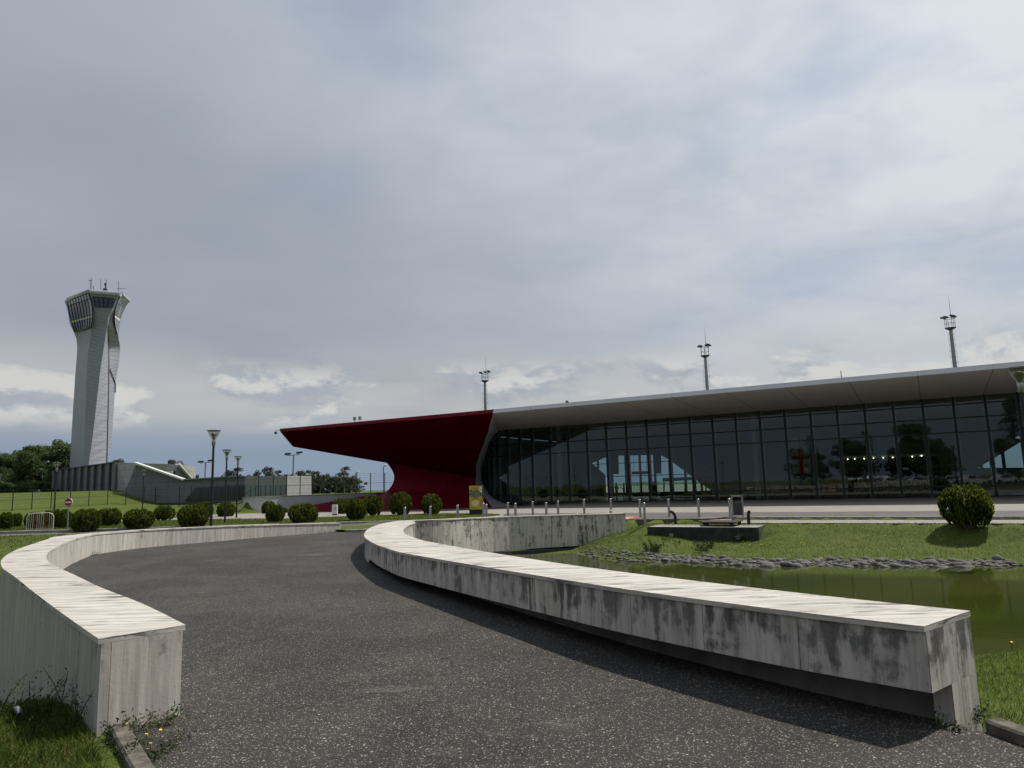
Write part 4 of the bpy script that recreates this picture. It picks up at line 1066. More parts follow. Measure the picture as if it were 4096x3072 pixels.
# long front with pilasters
fa, fb = ax(213, 1884, 128), ax(468, 1850, 103); zt0 = fa[2]; 
b = MB(); bot = lambda p: np.array([p[0], p[1], 0.3]); back = np.array([4.0, 14.0, 0])
b.poly([fa, fb, bot(fb), bot(fa)]); b.poly([fa, fa + back, bot(fa + back), bot(fa)]); b.poly([fa, fb, fb + back, fa + back]); b.build('pilaster_front', M['dark'], tb)
fin_x = [(213, 223), (241.5, 251.5), (267, 275.5), (294, 300.5), (319.5, 327.5), (345, 354.5), (370, 381.5), (400, 411), (430, 441.5), (455.5, 468)]
ed_ = (fb - fa); nrm_f = np.array([ed_[1], -ed_[0], 0]) / np.linalg.norm(ed_[:2])
for x0, x1 in fin_x:
    p0 = on_plane(x0, 1900, fa, nrm_f); p1 = on_plane(x1, 1900, fa, nrm_f); k0 = (p0[0] - fa[0]) / ed_[0]; k1 = (p1[0] - fa[0]) / ed_[0]
    t0 = fa + ed_ * k0 + nrm_f * .25; t1 = fa + ed_ * k1 + nrm_f * .25
    MB().prism([t0, t1, bot(t1), bot(t0)], -nrm_f * .3).build('pilaster', M['fin'], tb)
b = MB()
for z in (1.6, 3.2, 4.8): b.bar(fa * [1, 1, 0] + nrm_f * .06 + [0, 0, z + .3], fb * [1, 1, 0] + nrm_f * .06 + [0, 0, z + 1.0], .12, .06)
b.bar(fa + nrm_f * .1 + [0, 0, .06], fb + nrm_f * .1 + [0, 0, .06], .5, .15); b.build('window_bars', M['dark'], tb)


def clad(name, pts, mat, off, parent=tb):
    b = MB(); b.prism(pts, off); n = len(pts); e = (pts[1] - pts[0])[:2]; e = e / np.linalg.norm(e)
    b.uv = [[(float(np.dot(np.array(b.v[i])[:2], e)), b.v[i][2]) for i in f] for f in b.f]; return b.build(name, mat, parent)


clad('corner_wall', [ax(468, 1850, 103), ax(546, 1852, 98), ax(506, 1950, 98.5), ax(506, 2000, 98.5), ax(468, 2000, 103)], M['lt_clad'], np.array([1.5, 6, 0]))
clad('dark_wall', [ax(546, 1853, 97.5), ax(640, 1886, 97), ax(735, 1919, 96.5), ax(978, 1905, 95), ax(978, 2004, 95), ax(735, 2025, 96.5), ax(506, 2015, 97.5), ax(506, 1950, 97.7)], M['grey_clad'], np.array([0.05, .7, 0]))
MB().bar(ax(541, 1851, 97.3), ax(738, 1919, 96.3), .9, .22).build('sloping_coping', M['coping_metal'], tb)
MB().bar(ax(735, 1918, 96.3), ax(978, 1904, 94.8), .4, .16).build('roof_edge', M['galv'], tb)
clad('light_wall', [ax(978, 1904, 95), ax(1146, 1903, 92), ax(1146, 1992, 92), ax(978, 1998, 95)], M['lt_clad'], np.array([1.5, 6, 0]))
gw = thing  # noqa
b = MB()
for i in range(8):
    x0 = 984 + i * 20; b.poly([ax(x0, 1943, 94.7 - .35 * i), ax(x0 + 17, 1942.6, 94.4 - .35 * i), ax(x0 + 17, 1990, 94.4 - .35 * i), ax(x0, 1991, 94.7 - .35 * i)])
b.build('window_row', M['pale_glass'], tb)
b = MB(); b.poly([ax(782, 1951, 96.0), ax(975, 1940, 94.8), ax(975, 1993, 94.8), ax(733, 2010, 96.3)]); b.build('low_window', M['dark_glass'], tb)
clad('upper_block', [ax(578, 1854, 108), ax(712, 1857, 108), ax(712, 1912, 108), ax(578, 1908, 108)], M['lt_clad'], np.array([0, 6, 0]))
clad('upper_end', [ax(712, 1857, 107.9), ax(722, 1860, 108.5), ax(758, 1903, 110), ax(766, 1917, 110), ax(700, 1917, 107.8)], M['grey_clad'], np.array([.1, .8, 0]))
MB().bar(ax(711, 1856.5, 107.8), ax(762, 1914, 109.8), 1.1, .25).build('sloping_coping', M['coping_metal'], tb)
b = MB(); b.poly([ax(656, 1886, 107.9), ax(700, 1884, 107.9), ax(700, 1904, 107.9), ax(656, 1900, 107.9)]); b.build('upper_window', M['dark_glass'], tb)
MB().box(ax(678, 1895, 107.5), (1.0, .5, .8)).build('vent_unit', M['box_white'], tb)

# ------------------------------------------------------------------ retaining wall left of the red leg
rw = thing('retaining_wall', 'smooth grey concrete retaining wall left of the red end with bushes before it', 'wall', (*RW0, 0))
e_ = (RW1 - RW0) / np.linalg.norm(RW1 - RW0); pl_ = smooth_line([RW0 + np.array([-1.2, 7.5]), RW0 + np.array([-1.35, 2.0]), RW0 + np.array([-.7, .45]), RW0 + e_ * 1.2, RW0 + e_ * 6, RW1], 5)
ztop = lambda p: 1.70 + .008 * (p[0] + 24)
A_ = pl_; B_ = []
for i, p in enumerate(pl_):
    t = pl_[min(i + 1, len(pl_) - 1)] - pl_[max(i - 1, 0)]; t /= np.linalg.norm(t); B_.append(p + np.array([-t[1], t[0]]) * .35)
b = MB(); rr = [[(*p, -.4), (*p, ztop(p) - .1), (*q, ztop(p) - .1), (*q, -.4)] for p, q in zip(A_, B_)]; b.loft(rr); b.build('wall_face', M['retwall'], rw)
b = MB(); b.loft([[(*(p - (q - p) * .12), ztop(p) - .1), (*(p - (q - p) * .12), ztop(p) - .02), (*q, ztop(p) - .02), (*q, ztop(p) - .1)] for p, q in zip(A_, B_)]); b.build('wall_cap', M['kerb'], rw)


# ------------------------------------------------------------------ fences
def fence(name, label, posts, hgt, wires):
    base = [np.array(p) for p in posts]; r_ = thing(name, label, 'fence', base[0])
    for p in base: MB().tube([p - [0, 0, .3], p + [0, 0, hgt]], .055, 6).build('post', M['black'], r_)
    b = MB()
    for a, c in zip(base[:-1], base[1:]):
        for z in wires: b.bar(a + [0, 0, z], c + [0, 0, z], .014, .014)
        b.bar(a + [0, 0, hgt * .5], c + [0, 0, hgt * .5], .03, .03)
    b.build('wire_mesh', M['dark'], r_); return r_


fl = [on_ground(x, y) for x, y in ((-60, 2050), (-24, 2046), (48, 2043), (126, 2038), (203, 2035), (279, 2029), (354, 2025), (429, 2020), (502, 2020), (575, 2015), (620, 2015), (667, 2015), (716, 2014))]
fence('wire_fence', 'thin dark wire fence on posts across the grass mound below the tower', fl, 2.2, np.linspace(.15, 2.15, 9))
dF = 89.0
fx = [(716, 2014), (763, 2009), (812, 2003), (864, 1997), (913, 1992), (972, 1988), (1033, 1986), (1092, 1985), (1146, 1982), (1200, 1979), (1249, 1977), (1296, 1974), (1343, 1973), (1374, 1972), (1427, 1971), (1482, 1969), (1539, 1966), (1600, 1964), (1660, 1962)]
f2 = []
for x, y in fx:
    p = atY(x, y, dF); z = float(gz(np.array([p[0]]), np.array([p[1]]))[0]); f2.append(np.array([p[0], p[1], z]))
f2r = fence('wire_fence', 'tall dark wire fence on posts behind the grey retaining wall', f2, 2.5, np.linspace(.15, 2.45, 11))
q = atY(1463, 1934, dF - .1); s_ = thing('warning_notice', 'small beige notice hung on the wire fence under the red canopy', 'sign', q)
MB().box(q, (.42, .03, .36)).build('plate', M['beige'], s_)
b = MB(); [b.box(q + np.array([0, -.02, z]), (.30, .01, .025)) for z in (.08, .02, -.04, -.10)]; b.build('text_lines', M['dark'], s_)


# ------------------------------------------------------------------ masts and lamps
def light_mast(px, y_cage_bot, y_top, d, label, big):
    base = atY(px, 1940, d); zc = atY(px, y_cage_bot, d)[2]; base = np.array([base[0], base[1], 0.0])
    q = atY(px, y_cage_bot, d); base[:2] = q[:2]
    r_ = thing('floodlight_mast', label, 'mast', base, group='floodlight masts beyond the terminal')
    MB().tube([base, base + [0, 0, zc]], [.75, .36], 12).build('pole', M['galv'], r_, smooth=True, angle=40)
    b = MB(); R = 1.1; hc = 2.4; c = base + [0, 0, zc]
    for k in range(6):
        a = k * math.pi / 3 + .3; b.tube([c + [R * math.cos(a), R * math.sin(a), 0], c + [R * math.cos(a), R * math.sin(a), hc]], .05, 5)
    for z in (0, hc * .5, hc): b.tube([c + [R * math.cos(k * math.pi / 8), R * math.sin(k * math.pi / 8), z] for k in range(17)], .05, 5, caps=False)
    b.lathe([(.4, -.5), (1.2, 0), (1.25, .12), (.001, .14)], 14, c); b.build('cage', M['dark'], r_)
    for a, m_ in ((2.8, 0), (3.6, 0), (.2, .5), (.5, 1.0), (4.9, 0)):
        f_ = c + [1.35 * math.cos(a), 1.35 * math.sin(a), hc + .3 + m_ * .6]
        bb = MB(); bb.hexa([f_ + np.array(k) for k in ((-.55, -.3, -.12), (.55, -.3, -.3), (.55, .3, -.3), (-.55, .3, -.12), (-.5, -.25, .22), (.4, -.25, .1), (.4, .25, .1), (-.5, .25, .22))]); bb.tube([f_, c + [R * math.cos(a), R * math.sin(a), hc]], .06, 5); bb.build('floodlight', M['dark'], r_)
    MB().tube([c + [.4, 0, hc], c + [.4, 0, hc + 2.5], c + [.4, 0, hc + 5.6]], [.07, .05, .02], 5).build('lightning_rod', M['dark'], r_)
    b = MB()
    for z in np.arange(zc - 14, zc - 1, 1.4):
        for sx_ in (-1, 1): b.box(base + [sx_ * (.55 + .02 * (zc - z)), 0, z], (.3, .07, .07))
    for sx_ in (-1, 1): b.tube([base + [sx_ * .68, 0, zc - .8], base + [sx_ * .95, 0, zc - 15]], .02, 4)
    b.build('climbing_rungs', M['dark'], r_); return r_


light_mast(1939.5, 1524, 1440, 223, 'leftmost tall floodlight mast, above the red end of the roof', 0)
light_mast(2820.5, 1424, 1325, 189, 'middle tall floodlight mast, above the white roof', 0)
light_mast(3802, 1313, 1198, 169, 'rightmost and largest tall floodlight mast, above the white roof', 1)


def make_lamp(hs=1.0, H=4.42):
    r_ = thing('street_lamp', 'x x x x', 'street lamp', (0, 0, 0), group='uplight lamp posts')
    MB().tube([(0, 0, -.2), (0, 0, H - .62 * hs)], [.062, .045], 10).build('pole', M['black'], r_, smooth=True, angle=40)
    MB().lathe([(.052 * hs, H - .66 * hs), (.075 * hs, H - .63 * hs), (.078 * hs, H - .44 * hs), (.07 * hs, H - .40 * hs), (.001, H - .39 * hs)], 14).build('collar', M['silver'], r_, smooth=True, angle=40)
    MB().lathe([(.075 * hs, H - .41 * hs), (.085 * hs, H - .36 * hs), (.16 * hs, H - .24 * hs), (.265 * hs, H - .015 * hs)], 20, caps=False).build('glass_bowl', M['lamp_glass'], r_, smooth=True)
    MB().lathe([(.20 * hs, H - .012 * hs), (.272 * hs, H - .03 * hs), (.28 * hs, H), (.2 * hs, H + .012 * hs)], 20, caps=False).build('rim', M['galv'], r_, smooth=True, angle=40)
    MB().lathe([(.03 * hs, H - .39 * hs), (.05 * hs, H - .3 * hs), (.11 * hs, H - .2 * hs), (.12 * hs, H - .13 * hs), (.001, H - .10 * hs)], 12).build('reflector', M['hose'], r_, smooth=True)
    return r_


lamp0 = make_lamp()
LAMPS = [((856, 1721.5), 30.1, 'tallest looking lamp post just behind the left parapet, nearest of a row of three'), ((908, 1798.7), 43.6, 'middle lamp post of the row of three behind the left parapet'), ((952.5, 1825), 51.5, 'farthest lamp post of the row of three behind the left parapet'), ((229, 1851), 53.6, 'lamp post with pale bowl beside the no entry sign'), ((576, 1877.5), 71.8, 'small far lamp post in front of the dark sloping wall')]
for i, ((x, y), d, lab) in enumerate(LAMPS):
    q = atY(x, y, d); q[2] -= 4.42
    if i == 0: lamp0.location = tuple(q); lamp0['label'] = lab
    else: dup(lamp0, q, 0, None, lab)
q = atY(4072, 1470, 22.6); lr = make_lamp(1.22, q[2] - .02); lr.location = (q[0], q[1], .02); lr['label'] = 'large near lamp post at the right edge of the photo before the terminal'


def twin_flood(px, y, d, label):
    q = atY(px, y, d); r_ = thing('floodlight_pole', label, 'floodlight', (q[0], q[1], 0.5), group='twin floodlight poles')
    MB().tube([(q[0], q[1], .3), q], [.16, .10], 8).build('pole', M['galv'], r_, smooth=True, angle=40)
    MB().bar(q - [.95, 0, 0], q + [.95, 0, .12], .1, .1).build('cross_arm', M['galv'], r_)
    for s_ in (-1, 1): MB().hexa([q + np.array(k) * [1, 1, 1] + [s_ * .85, 0, .3 + .08 * s_] for k in ((-.42, -.3, -.14), (.4, -.3, -.06), (.4, .3, -.06), (-.42, .3, -.14), (-.35, -.25, .14), (.42, -.25, .2), (.42, .25, .2), (-.35, .25, .14))]).build('floodlight', M['dark'], r_)
    return r_


twin_flood(1174, 1822, 105, 'grey twin floodlight pole under the tip of the red canopy')
twin_flood(822, 1852, 125, 'grey twin floodlight pole behind the long dark wall')
for x, y, d, lab in ((1422.5, 1893, 92, 'left taller curved white street light seen under the red canopy'), (1437.5, 1912, 120, 'shorter curved white street light seen under the red canopy'), (1533.5, 1868, 86, 'right curved white street light beside the red curve under the canopy')):
    q = atY(x, y, d); r_ = thing('curved_street_light', lab, 'street lamp', (q[0], q[1], 1.5), group='white headed street lights under the canopy')
    MB().tube([(q[0], q[1], 1.0), q], .05, 6).build('pole', M['dark'], r_)
    MB().tube([q, q + [.18, 0, .14], q + [.36, 0, .22], q + [.5, 0, .17]], [.05, .10, .09, .03], 7).build('lamp_head', M['box_white'], r_, smooth=True)

# ------------------------------------------------------------------ bollards, sign, bin, small things
bol = thing('bollard', 'x x x x', 'bollard', (0, 0, 0), group='steel bollards either side of the crossing')
MB().lathe([(.058, -.1), (.058, .84), (.056, .86)], 14).build('post', M['silver'], bol, smooth=True, angle=40)
MB().lathe([(.060, .845), (.058, .875), (.040, .893), (.001, .90)], 14).build('cap', M['silver'], bol, smooth=True, angle=60)
ROWB = [(1619.6, 2027.5, 32.6), (1721, 2023, 33.1), (1830, 2019, 33.5), (1944.5, 2015.6, 33.6), (2061, 2012, 33.5), (2184, 2009, 33.3), (2306, 2007.5, 33.2), (2441, 2006, 33.3), (2575.5, 2004, 31.6)]
ROWA = [(1933, 2011.5, 35.6), (2031, 2009, 36.2), (2130, 2005, 36.7), (2231, 2002.8, 36.9), (2335, 1996, 36.8), (2442, 1993.5, 36.4), (2558, 1996, 35.9), (2673, 1995, 35.2), (2792, 1993.8, 34.3), (2916.5, 1993, 33.0)]
ordn = ['leftmost', 'second from left', 'third from left', 'fourth from left', 'fifth from left', 'sixth from left', 'seventh from left', 'eighth from left', 'ninth from left', 'tenth from left']
first = True
for row, nm in ((ROWB, 'nearer'), (ROWA, 'farther')):
    for i, (x, y, d) in enumerate(row):
        q = atY(x, y, d); q[2] = zs(q[0], q[1])
        ztop_ = atY(x, y, d)[2]; sc = max(.85, min(1.12, (ztop_ - q[2]) / .9))
        lab = f'steel bollard, {ordn[i]} in the {nm} of two rows before the terminal'
        if row is ROWA and i == 9: lab = 'steel bollard beside the litter bin, last at right of the farther row'
        if row is ROWB and i == 8: lab = 'steel bollard beside the red crossing, last at right of the nearer row'
        if first: bol.location = tuple(q); bol.scale = (1, 1, sc); bol['label'] = lab; first = False
        else: dup(bol, q, 0, (1, 1, sc), lab)
# yellow information totem
q = G(1903, 2058.5, .3); tt = thing('information_totem', 'black framed yellow information totem standing at the tip of the lawn', 'sign', (q[0], q[1], .28))
TA = math.radians(-9); tu = np.array([math.cos(TA), math.sin(TA), 0]); tn = np.array([math.sin(TA), -math.cos(TA), 0])
p0 = on_plane(1876, 2000, q, tn); p1 = on_plane(1932, 2000, q, tn); wt_ = float(np.dot(p1 - p0, tu)); pc = np.array([*((p0 + p1) / 2)[:2], .25]); ztt = on_plane(1900, 1940, q, tn)[2]
b = MB(); hw = wt_ / 2
b.prism([pc - tu * hw, pc + tu * hw, pc + tu * hw + [0, 0, ztt - .25], pc - tu * hw + [0, 0, ztt - .25]], -tn * .28); b.build('housing', M['black'], tt)
zl = lambda y: on_plane(1900, y, q, tn)[2]
face = lambda u0, u1, z0, z1, o: [pc + tu * u0 + tn * o + [0, 0, z0 - .25], pc + tu * u1 + tn * o + [0, 0, z0 - .25], pc + tu * u1 + tn * o + [0, 0, z1 - .25], pc + tu * u0 + tn * o + [0, 0, z1 - .25]]
u0, u1 = -hw * .93, hw * .93
b = MB(); b.poly(face(u0, u1, zl(2038), zl(1943), .006)); po = b.build('poster', M['sign_yellow'], tt)
pcv = []
nn = 16; top_ = [pc + tu * (u0 + (u1 - u0) * k / nn) + tn * .010 + [0, 0, zl(1960) - .25 + .03 * math.sin(k * .9)] for k in range(nn + 1)]; bot_ = [pc + tu * (u0 + (u1 - u0) * k / nn) + tn * .010 + [0, 0, zl(1989) - .25 + .05 * math.sin(k * .5 + 1)] for k in range(nn + 1)]
b = MB(); [b.poly([bot_[k], bot_[k + 1], top_[k + 1], top_[k]]) for k in range(nn)]; b.build('landscape_photo', M['photo_print'], po)
lettering('heading', 'ᲥᲣᲗᲐᲘᲡᲘ', pc + tu * (u0 + .14) + [0, 0, zl(1954.5) - .25], .42, tu, tn, M['dark'], po)
lettering('heading', 'KUTAISI', pc + tu * (u0 + .14) + [0, 0, zl(1999) - .25], .42, tu, tn, M['dark'], po)
rnd = random.Random(5)
b = MB(); cz = zl(2012) - .25; b.poly([pc + tu * (u0 + .36 + .25 * (1 + .22 * rnd.uniform(-1, 1)) * math.cos(k * .35)) + tn * .010 + [0, 0, cz + .2 * (1 + .25 * rnd.uniform(-1, 1)) * math.sin(k * .35)] for k in range(18)]); b.build('map_outline', M['sign_pale'], po)
b = MB(); [b.poly([k + tn * .0 for k in face(u0 + .66, u1 - .06, zl(2000 + i * 3.0) - .012, zl(2000 + i * 3.0) + .004, .010)]) for i in range(9)]; b.poly(face(u0 + .14, u0 + .34, zl(2032), zl(2030), .010)); b.build('small_print', M['rust'], po)
b = MB(); [b.poly([pc + tu * (u1 - .10 + ox + .07 * math.cos(k * .6)) + tn * .013 + [0, 0, zl(1960) - .25 + oz + .09 * math.sin(k * .6)] for k in range(11)]) for ox, oz in ((0, .10), (.02, -.08), (-.03, .0))]; b.build('flower_print', M['sign_white'], po)
# litter bin
q = G(2952, 2066, .31); lb = thing('litter_bin', 'silver framed litter bin with dark container on the kerb corner', 'bin', (q[0], q[1], .31))
RZ = math.radians(-12); bu = np.array([math.cos(RZ), math.sin(RZ), 0]); bn = np.array([-math.sin(RZ), math.cos(RZ), 0]); q[2] = .31
w_, h_ = .47, .95
b = MB(); [b.bar(q + bu * s_ * w_ / 2, q + bu * s_ * w_ / 2 + [0, 0, h_], .06, .32, up=bn) for s_ in (-1, 1)]; b.bar(q + [0, 0, h_] - bu * (w_ / 2 + .03), q + [0, 0, h_] + bu * (w_ / 2 + .03), .32, .06); b.build('frame', M['silver'], lb)
MB().box(q + [0, 0, .35], (w_ - .08, .28, .58), RZ).build('container', M['dark'], lb)
# no entry sign
q = on_ground(269, 2115); sg = thing('no_entry_sign', 'round red no entry sign on a pole beside the service lane', 'sign', q); sp = atY(276, 2009, q[1])
MB().tube([q - [0, 0, .2], [q[0], q[1], sp[2]]], .035, 8).build('pole', M['galv'], sg)
cS = np.array([q[0], q[1] - .05, sp[2]]); rS = .5 * float(np.linalg.norm(atY(292.5, 2009, q[1]) - atY(260.5, 2009, q[1])))
disc = lambda r, o: [cS + [r * math.cos(k * math.pi / 20), -o, r * math.sin(k * math.pi / 20)] for k in range(40)]
b = MB(); b.prism(disc(rS, 0), [0, .03, 0]); b.build('plate', M['sign_white'], sg)
b = MB(); b.poly(disc(rS * .93, .004)); b.build('red_disc', M['sign_red'], sg)
b = MB(); b.poly([cS + [a * rS * .76, -.008, c * rS * .17] for a, c in ((-1, -1), (1, -1), (1, 1), (-1, 1))]); b.build('white_bar', M['sign_white'], sg)
# crowd barrier
q0 = np.array([*G(104, 2131, .19)[:2], .19]); q1 = np.array([*G(211, 2126.5, .19)[:2], .19]); hb = 1.05
cbr = thing('crowd_barrier', 'white and red tubular crowd barrier standing on the service lane', 'barrier', (q0 + q1) / 2)
e_ = (q1 - q0) / np.linalg.norm(q1 - q0); L_ = float(np.linalg.norm(q1 - q0)); up_ = np.array([0, 0, 1.0])
b = MB(); b.tube([q0 + up_ * .15, q0 + up_ * (hb - .22), q0 + e_ * .06 + up_ * (hb - .08), q0 + e_ * .22 + up_ * hb, q1 - e_ * .22 + up_ * hb, q1 - e_ * .06 + up_ * (hb - .08), q1 + up_ * (hb - .22), q1 + up_ * .15], .022, 6); b.bar(q0 + up_ * .16, q1 + up_ * .16, .035, .035); b.build('frame', M['barrier_white'], cbr)
for i in range(1, 13):
    x = q0 + e_ * L_ * i / 13; MB().tube([x + up_ * .16, x + up_ * hb], .013, 5).build('upright', M['barrier_red'] if i in (4, 9, 10) else M['barrier_white'], cbr)
b = MB(); [b.bar(p + np.array([-.3 * e_[1], .3 * e_[0], .02]), p - np.array([-.3 * e_[1], .3 * e_[0], -.02]), .04, .04) for p in (q0, q1)]; [b.bar(p + up_ * .02, p + up_ * .2, .03, .03, up=e_) for p in (q0, q1)]; b.build('foot', M['barrier_white'], cbr)
# utility cabinet
q = G(1339, 2064, .25); ub = thing('utility_cabinet', 'small white utility cabinet between two round bushes', 'cabinet', (q[0], q[1], .22)); q[2] = .22
b = MB(); b.box(q + [0, 0, .50], (.36, .3, .66), .1); b.build('body', M['box_white'], ub); b = MB(); b.box(q + [0, 0, .08], (.3, .25, .2), .1); b.build('plinth', M['dark'], ub)
b = MB(); [b.box(q + [.02 + .07 * k, -.165, .55], (.025, .012, .20 - .05 * k), .1) for k in (0, 1)]; b.build('marking', M['dark'], ub)
# concrete basin in the pond bank with lid, pipes
V2 = lambda u, v, z: uvz(u, v, z)
fu0 = uu(G(2594, 2107, .15)); fu1 = uu(G(3043, 2107.5, .15)); vB = 29.15
cbm = thing('concrete_chamber', 'dark stained concrete chamber set into the grassy pond bank', 'chamber', uvz((fu0 + fu1) / 2, vB, -.5))
b = MB(); b.hexa([V2(fu0, vB, -.8), V2(fu1, vB - .05, -.8), V2(fu1 + .1, vB + 1.5, -.8), V2(fu0 - .1, vB + 1.6, -.8), V2(fu0, vB, .15), V2(fu1, vB - .05, .15), V2(fu1 + .1, vB + 1.5, .16), V2(fu0 - .1, vB + 1.6, .16)]); b.build('chamber_wall', M['footing'], cbm)
b = MB(); b.poly([V2(fu0 + .05, vB + .03, .156), V2(fu1 - .05, vB, .156), V2(fu1, vB + 1.4, .166), V2(fu0, vB + 1.5, .166)]); b.build('chamber_top', M['kerb'], cbm)
for x, y in ((2688, 2141), (2952, 2150)):
    p = onV(x, y, vB - .02); MB().tube([p + UV_V * .2, p - UV_V * .12], .085, 12).build('outlet_pipe', M['pvc'], cbm, smooth=True, angle=40)
ld = [G(x, y, .40) for x, y in ((2768, 2083.5), (2918, 2085), (2926, 2087), (2908, 2094), (2800, 2090.5))]
lid = thing('chamber_lid', 'flat rusty metal lid raised on blocks above the concrete chamber', 'lid', ld[2] * [1, 1, 0] + [0, 0, .16])
b = MB(); la, lb_, lc, ldd = V2(uu(ld[0]), vB + 1.45, .36), V2(uu(ld[0]) + 1.72, vB + 1.5, .36), V2(uu(ld[0]) + 1.68, vB + .25, .34), V2(uu(ld[0]) + .35, vB + .35, .34)
b.prism([la, lb_, lc, ldd], [0, 0, -.035]); b.build('plate', M['rust'], lid)
b = MB(); [b.box(np.array([*p[:2], .24]), (.12, .12, .17)) for p in (la * .9 + lc * .1, lb_ * .9 + ldd * .1, lc * .9 + la * .1, ldd * .9 + lb_ * .1)]; b.build('block', M['rust'], lid)
for x, y, lab, bend in ((2702, 2083, 'curved rusty vent pipe left of the chamber lid', -1), (2995, 2086, 'curved rusty vent pipe right of the chamber lid', -.35)):
    q = on_ground(x, y) if False else onV(x, y, vB + 1.9 if x < 2800 else vB + 1.7); r_ = thing('vent_pipe', lab, 'pipe', q, group='curved vent pipes')
    e2 = np.array([-.8, -.6, 0]) if bend < -.5 else np.array([-.15, -.95, 0])
    MB().tube([q + [0, 0, -.3], q + [0, 0, .16], q + [0, 0, .28] + e2 * .05, q + [0, 0, .37] + e2 * .15, q + [0, 0, .40] + e2 * .27], .068, 12).build('pipe', M['rust'], r_, smooth=True, angle=50)
    e_p = q + [0, 0, .40] + e2 * .27; MB().tube([e_p - e2 * .002, e_p + e2 * .006], .055, 12).build('pipe_mouth', M['black'], r_)
# hose lying by the left wall
q = [on_ground(x, y) for x, y in ((-60, 2795), (0, 2808), (30, 2825), (62, 2850), (80, 2880))]
o = MB().tube([p + [0, 0, .04] for p in smooth_line(q, 4)], .022, 8).build('hose', M['hose'], smooth=True, angle=80); tag(o, 'pale grey hose lying in weeds below the left parapet', 'hose')


# ------------------------------------------------------------------ plants
def leaf_mesh(name, P, D, N, L, Wd, mat):
    """many small leaves: P centre, D long axis, N width axis (unit), L length, Wd width"""
    P, D, N = [np.asarray(k, float) for k in (P, D, N)]; L = np.asarray(L)[:, None]; Wd = np.asarray(Wd)[:, None]
    a = P - D * L * .5; c = P + D * L * .5; l = P - N * Wd * .5 - D * L * .08; r = P + N * Wd * .5 - D * L * .08
    V_ = np.stack([a, r, c, l], 1).reshape(-1, 3); n = len(P)
    me = bpy.data.meshes.new(name); me.vertices.add(4 * n); me.vertices.foreach_set('co', V_.ravel()); me.loops.add(4 * n); me.loops.foreach_set('vertex_index', np.arange(4 * n)); me.polygons.add(n); me.polygons.foreach_set('loop_start', np.arange(0, 4 * n, 4))
    me.update(calc_edges=True); me.materials.append(mat); return me


def unit(a): return a / (np.linalg.norm(a, axis=1, keepdims=True) + 1e-9)


def obj(name, me, parent=None):
    o = bpy.data.objects.new(name, me); COL.objects.link(o)
    if parent is not None: o.parent = parent
    return o


def bush_mesh(seed, n_l=320, per=40):
    r = np.random.default_rng(seed); Ps = []; Ds = []; Ls = []
    ph = r.uniform(0, 6.28, 4)
    for k in range(n_l):
        h = r.uniform(.05, 1) ** .85; th = r.uniform(0, 2 * math.pi)
        prof = math.sqrt(max(0, 1 - ((h - .48) / .55) ** 2)) * .5 * (1 + .10 * math.sin(2 * th + ph[0]) + .08 * math.sin(3 * th + ph[1] + 3 * h) + r.normal(0, .028))
        c = np.array([math.cos(th) * prof, math.sin(th) * prof, h * .94 + .03])
        out = np.array([math.cos(th), math.sin(th), 0]); ax_ = unit(np.array([out * (.45 * (1 - abs(h - .3))) + [0, 0, 1]]))[0]
        n = per; t = r.uniform(-.5, .5, n); w = .047 * (1 - np.abs(t) * 1.2).clip(.12)
        off = r.normal(0, 1, (n, 3)); off -= np.outer(off @ ax_, ax_); off = unit(off) * (w * r.uniform(.3, 1, n))[:, None]
        Ps.append(c + np.outer(t * .20, ax_) + off); Ds.append(unit(ax_ + off * 5 + r.normal(0, .22, (n, 3)))); Ls.append(r.uniform(.05, .095, n))
    P = np.concatenate(Ps); D = np.concatenate(Ds); L = np.concatenate(Ls); N = unit(np.cross(D, r.normal(0, 1, P.shape)))
    return leaf_mesh('foliage', P, D, N, L, L * .34, M['thuja'])


def blob(sc, c, n=2, seed=0, amp=.08):
    bm = bmesh.new(); bmesh.ops.create_icosphere(bm, subdivisions=n, radius=1.0); r = random.Random(seed)
    for v in bm.verts: k = 1 + r.uniform(-amp, amp); v.co = Vector((v.co.x * sc[0] * k + c[0], v.co.y * sc[1] * k + c[1], v.co.z * sc[2] * k + c[2]))
    me = bpy.data.meshes.new('shade_core'); bm.to_mesh(me); bm.free(); return me


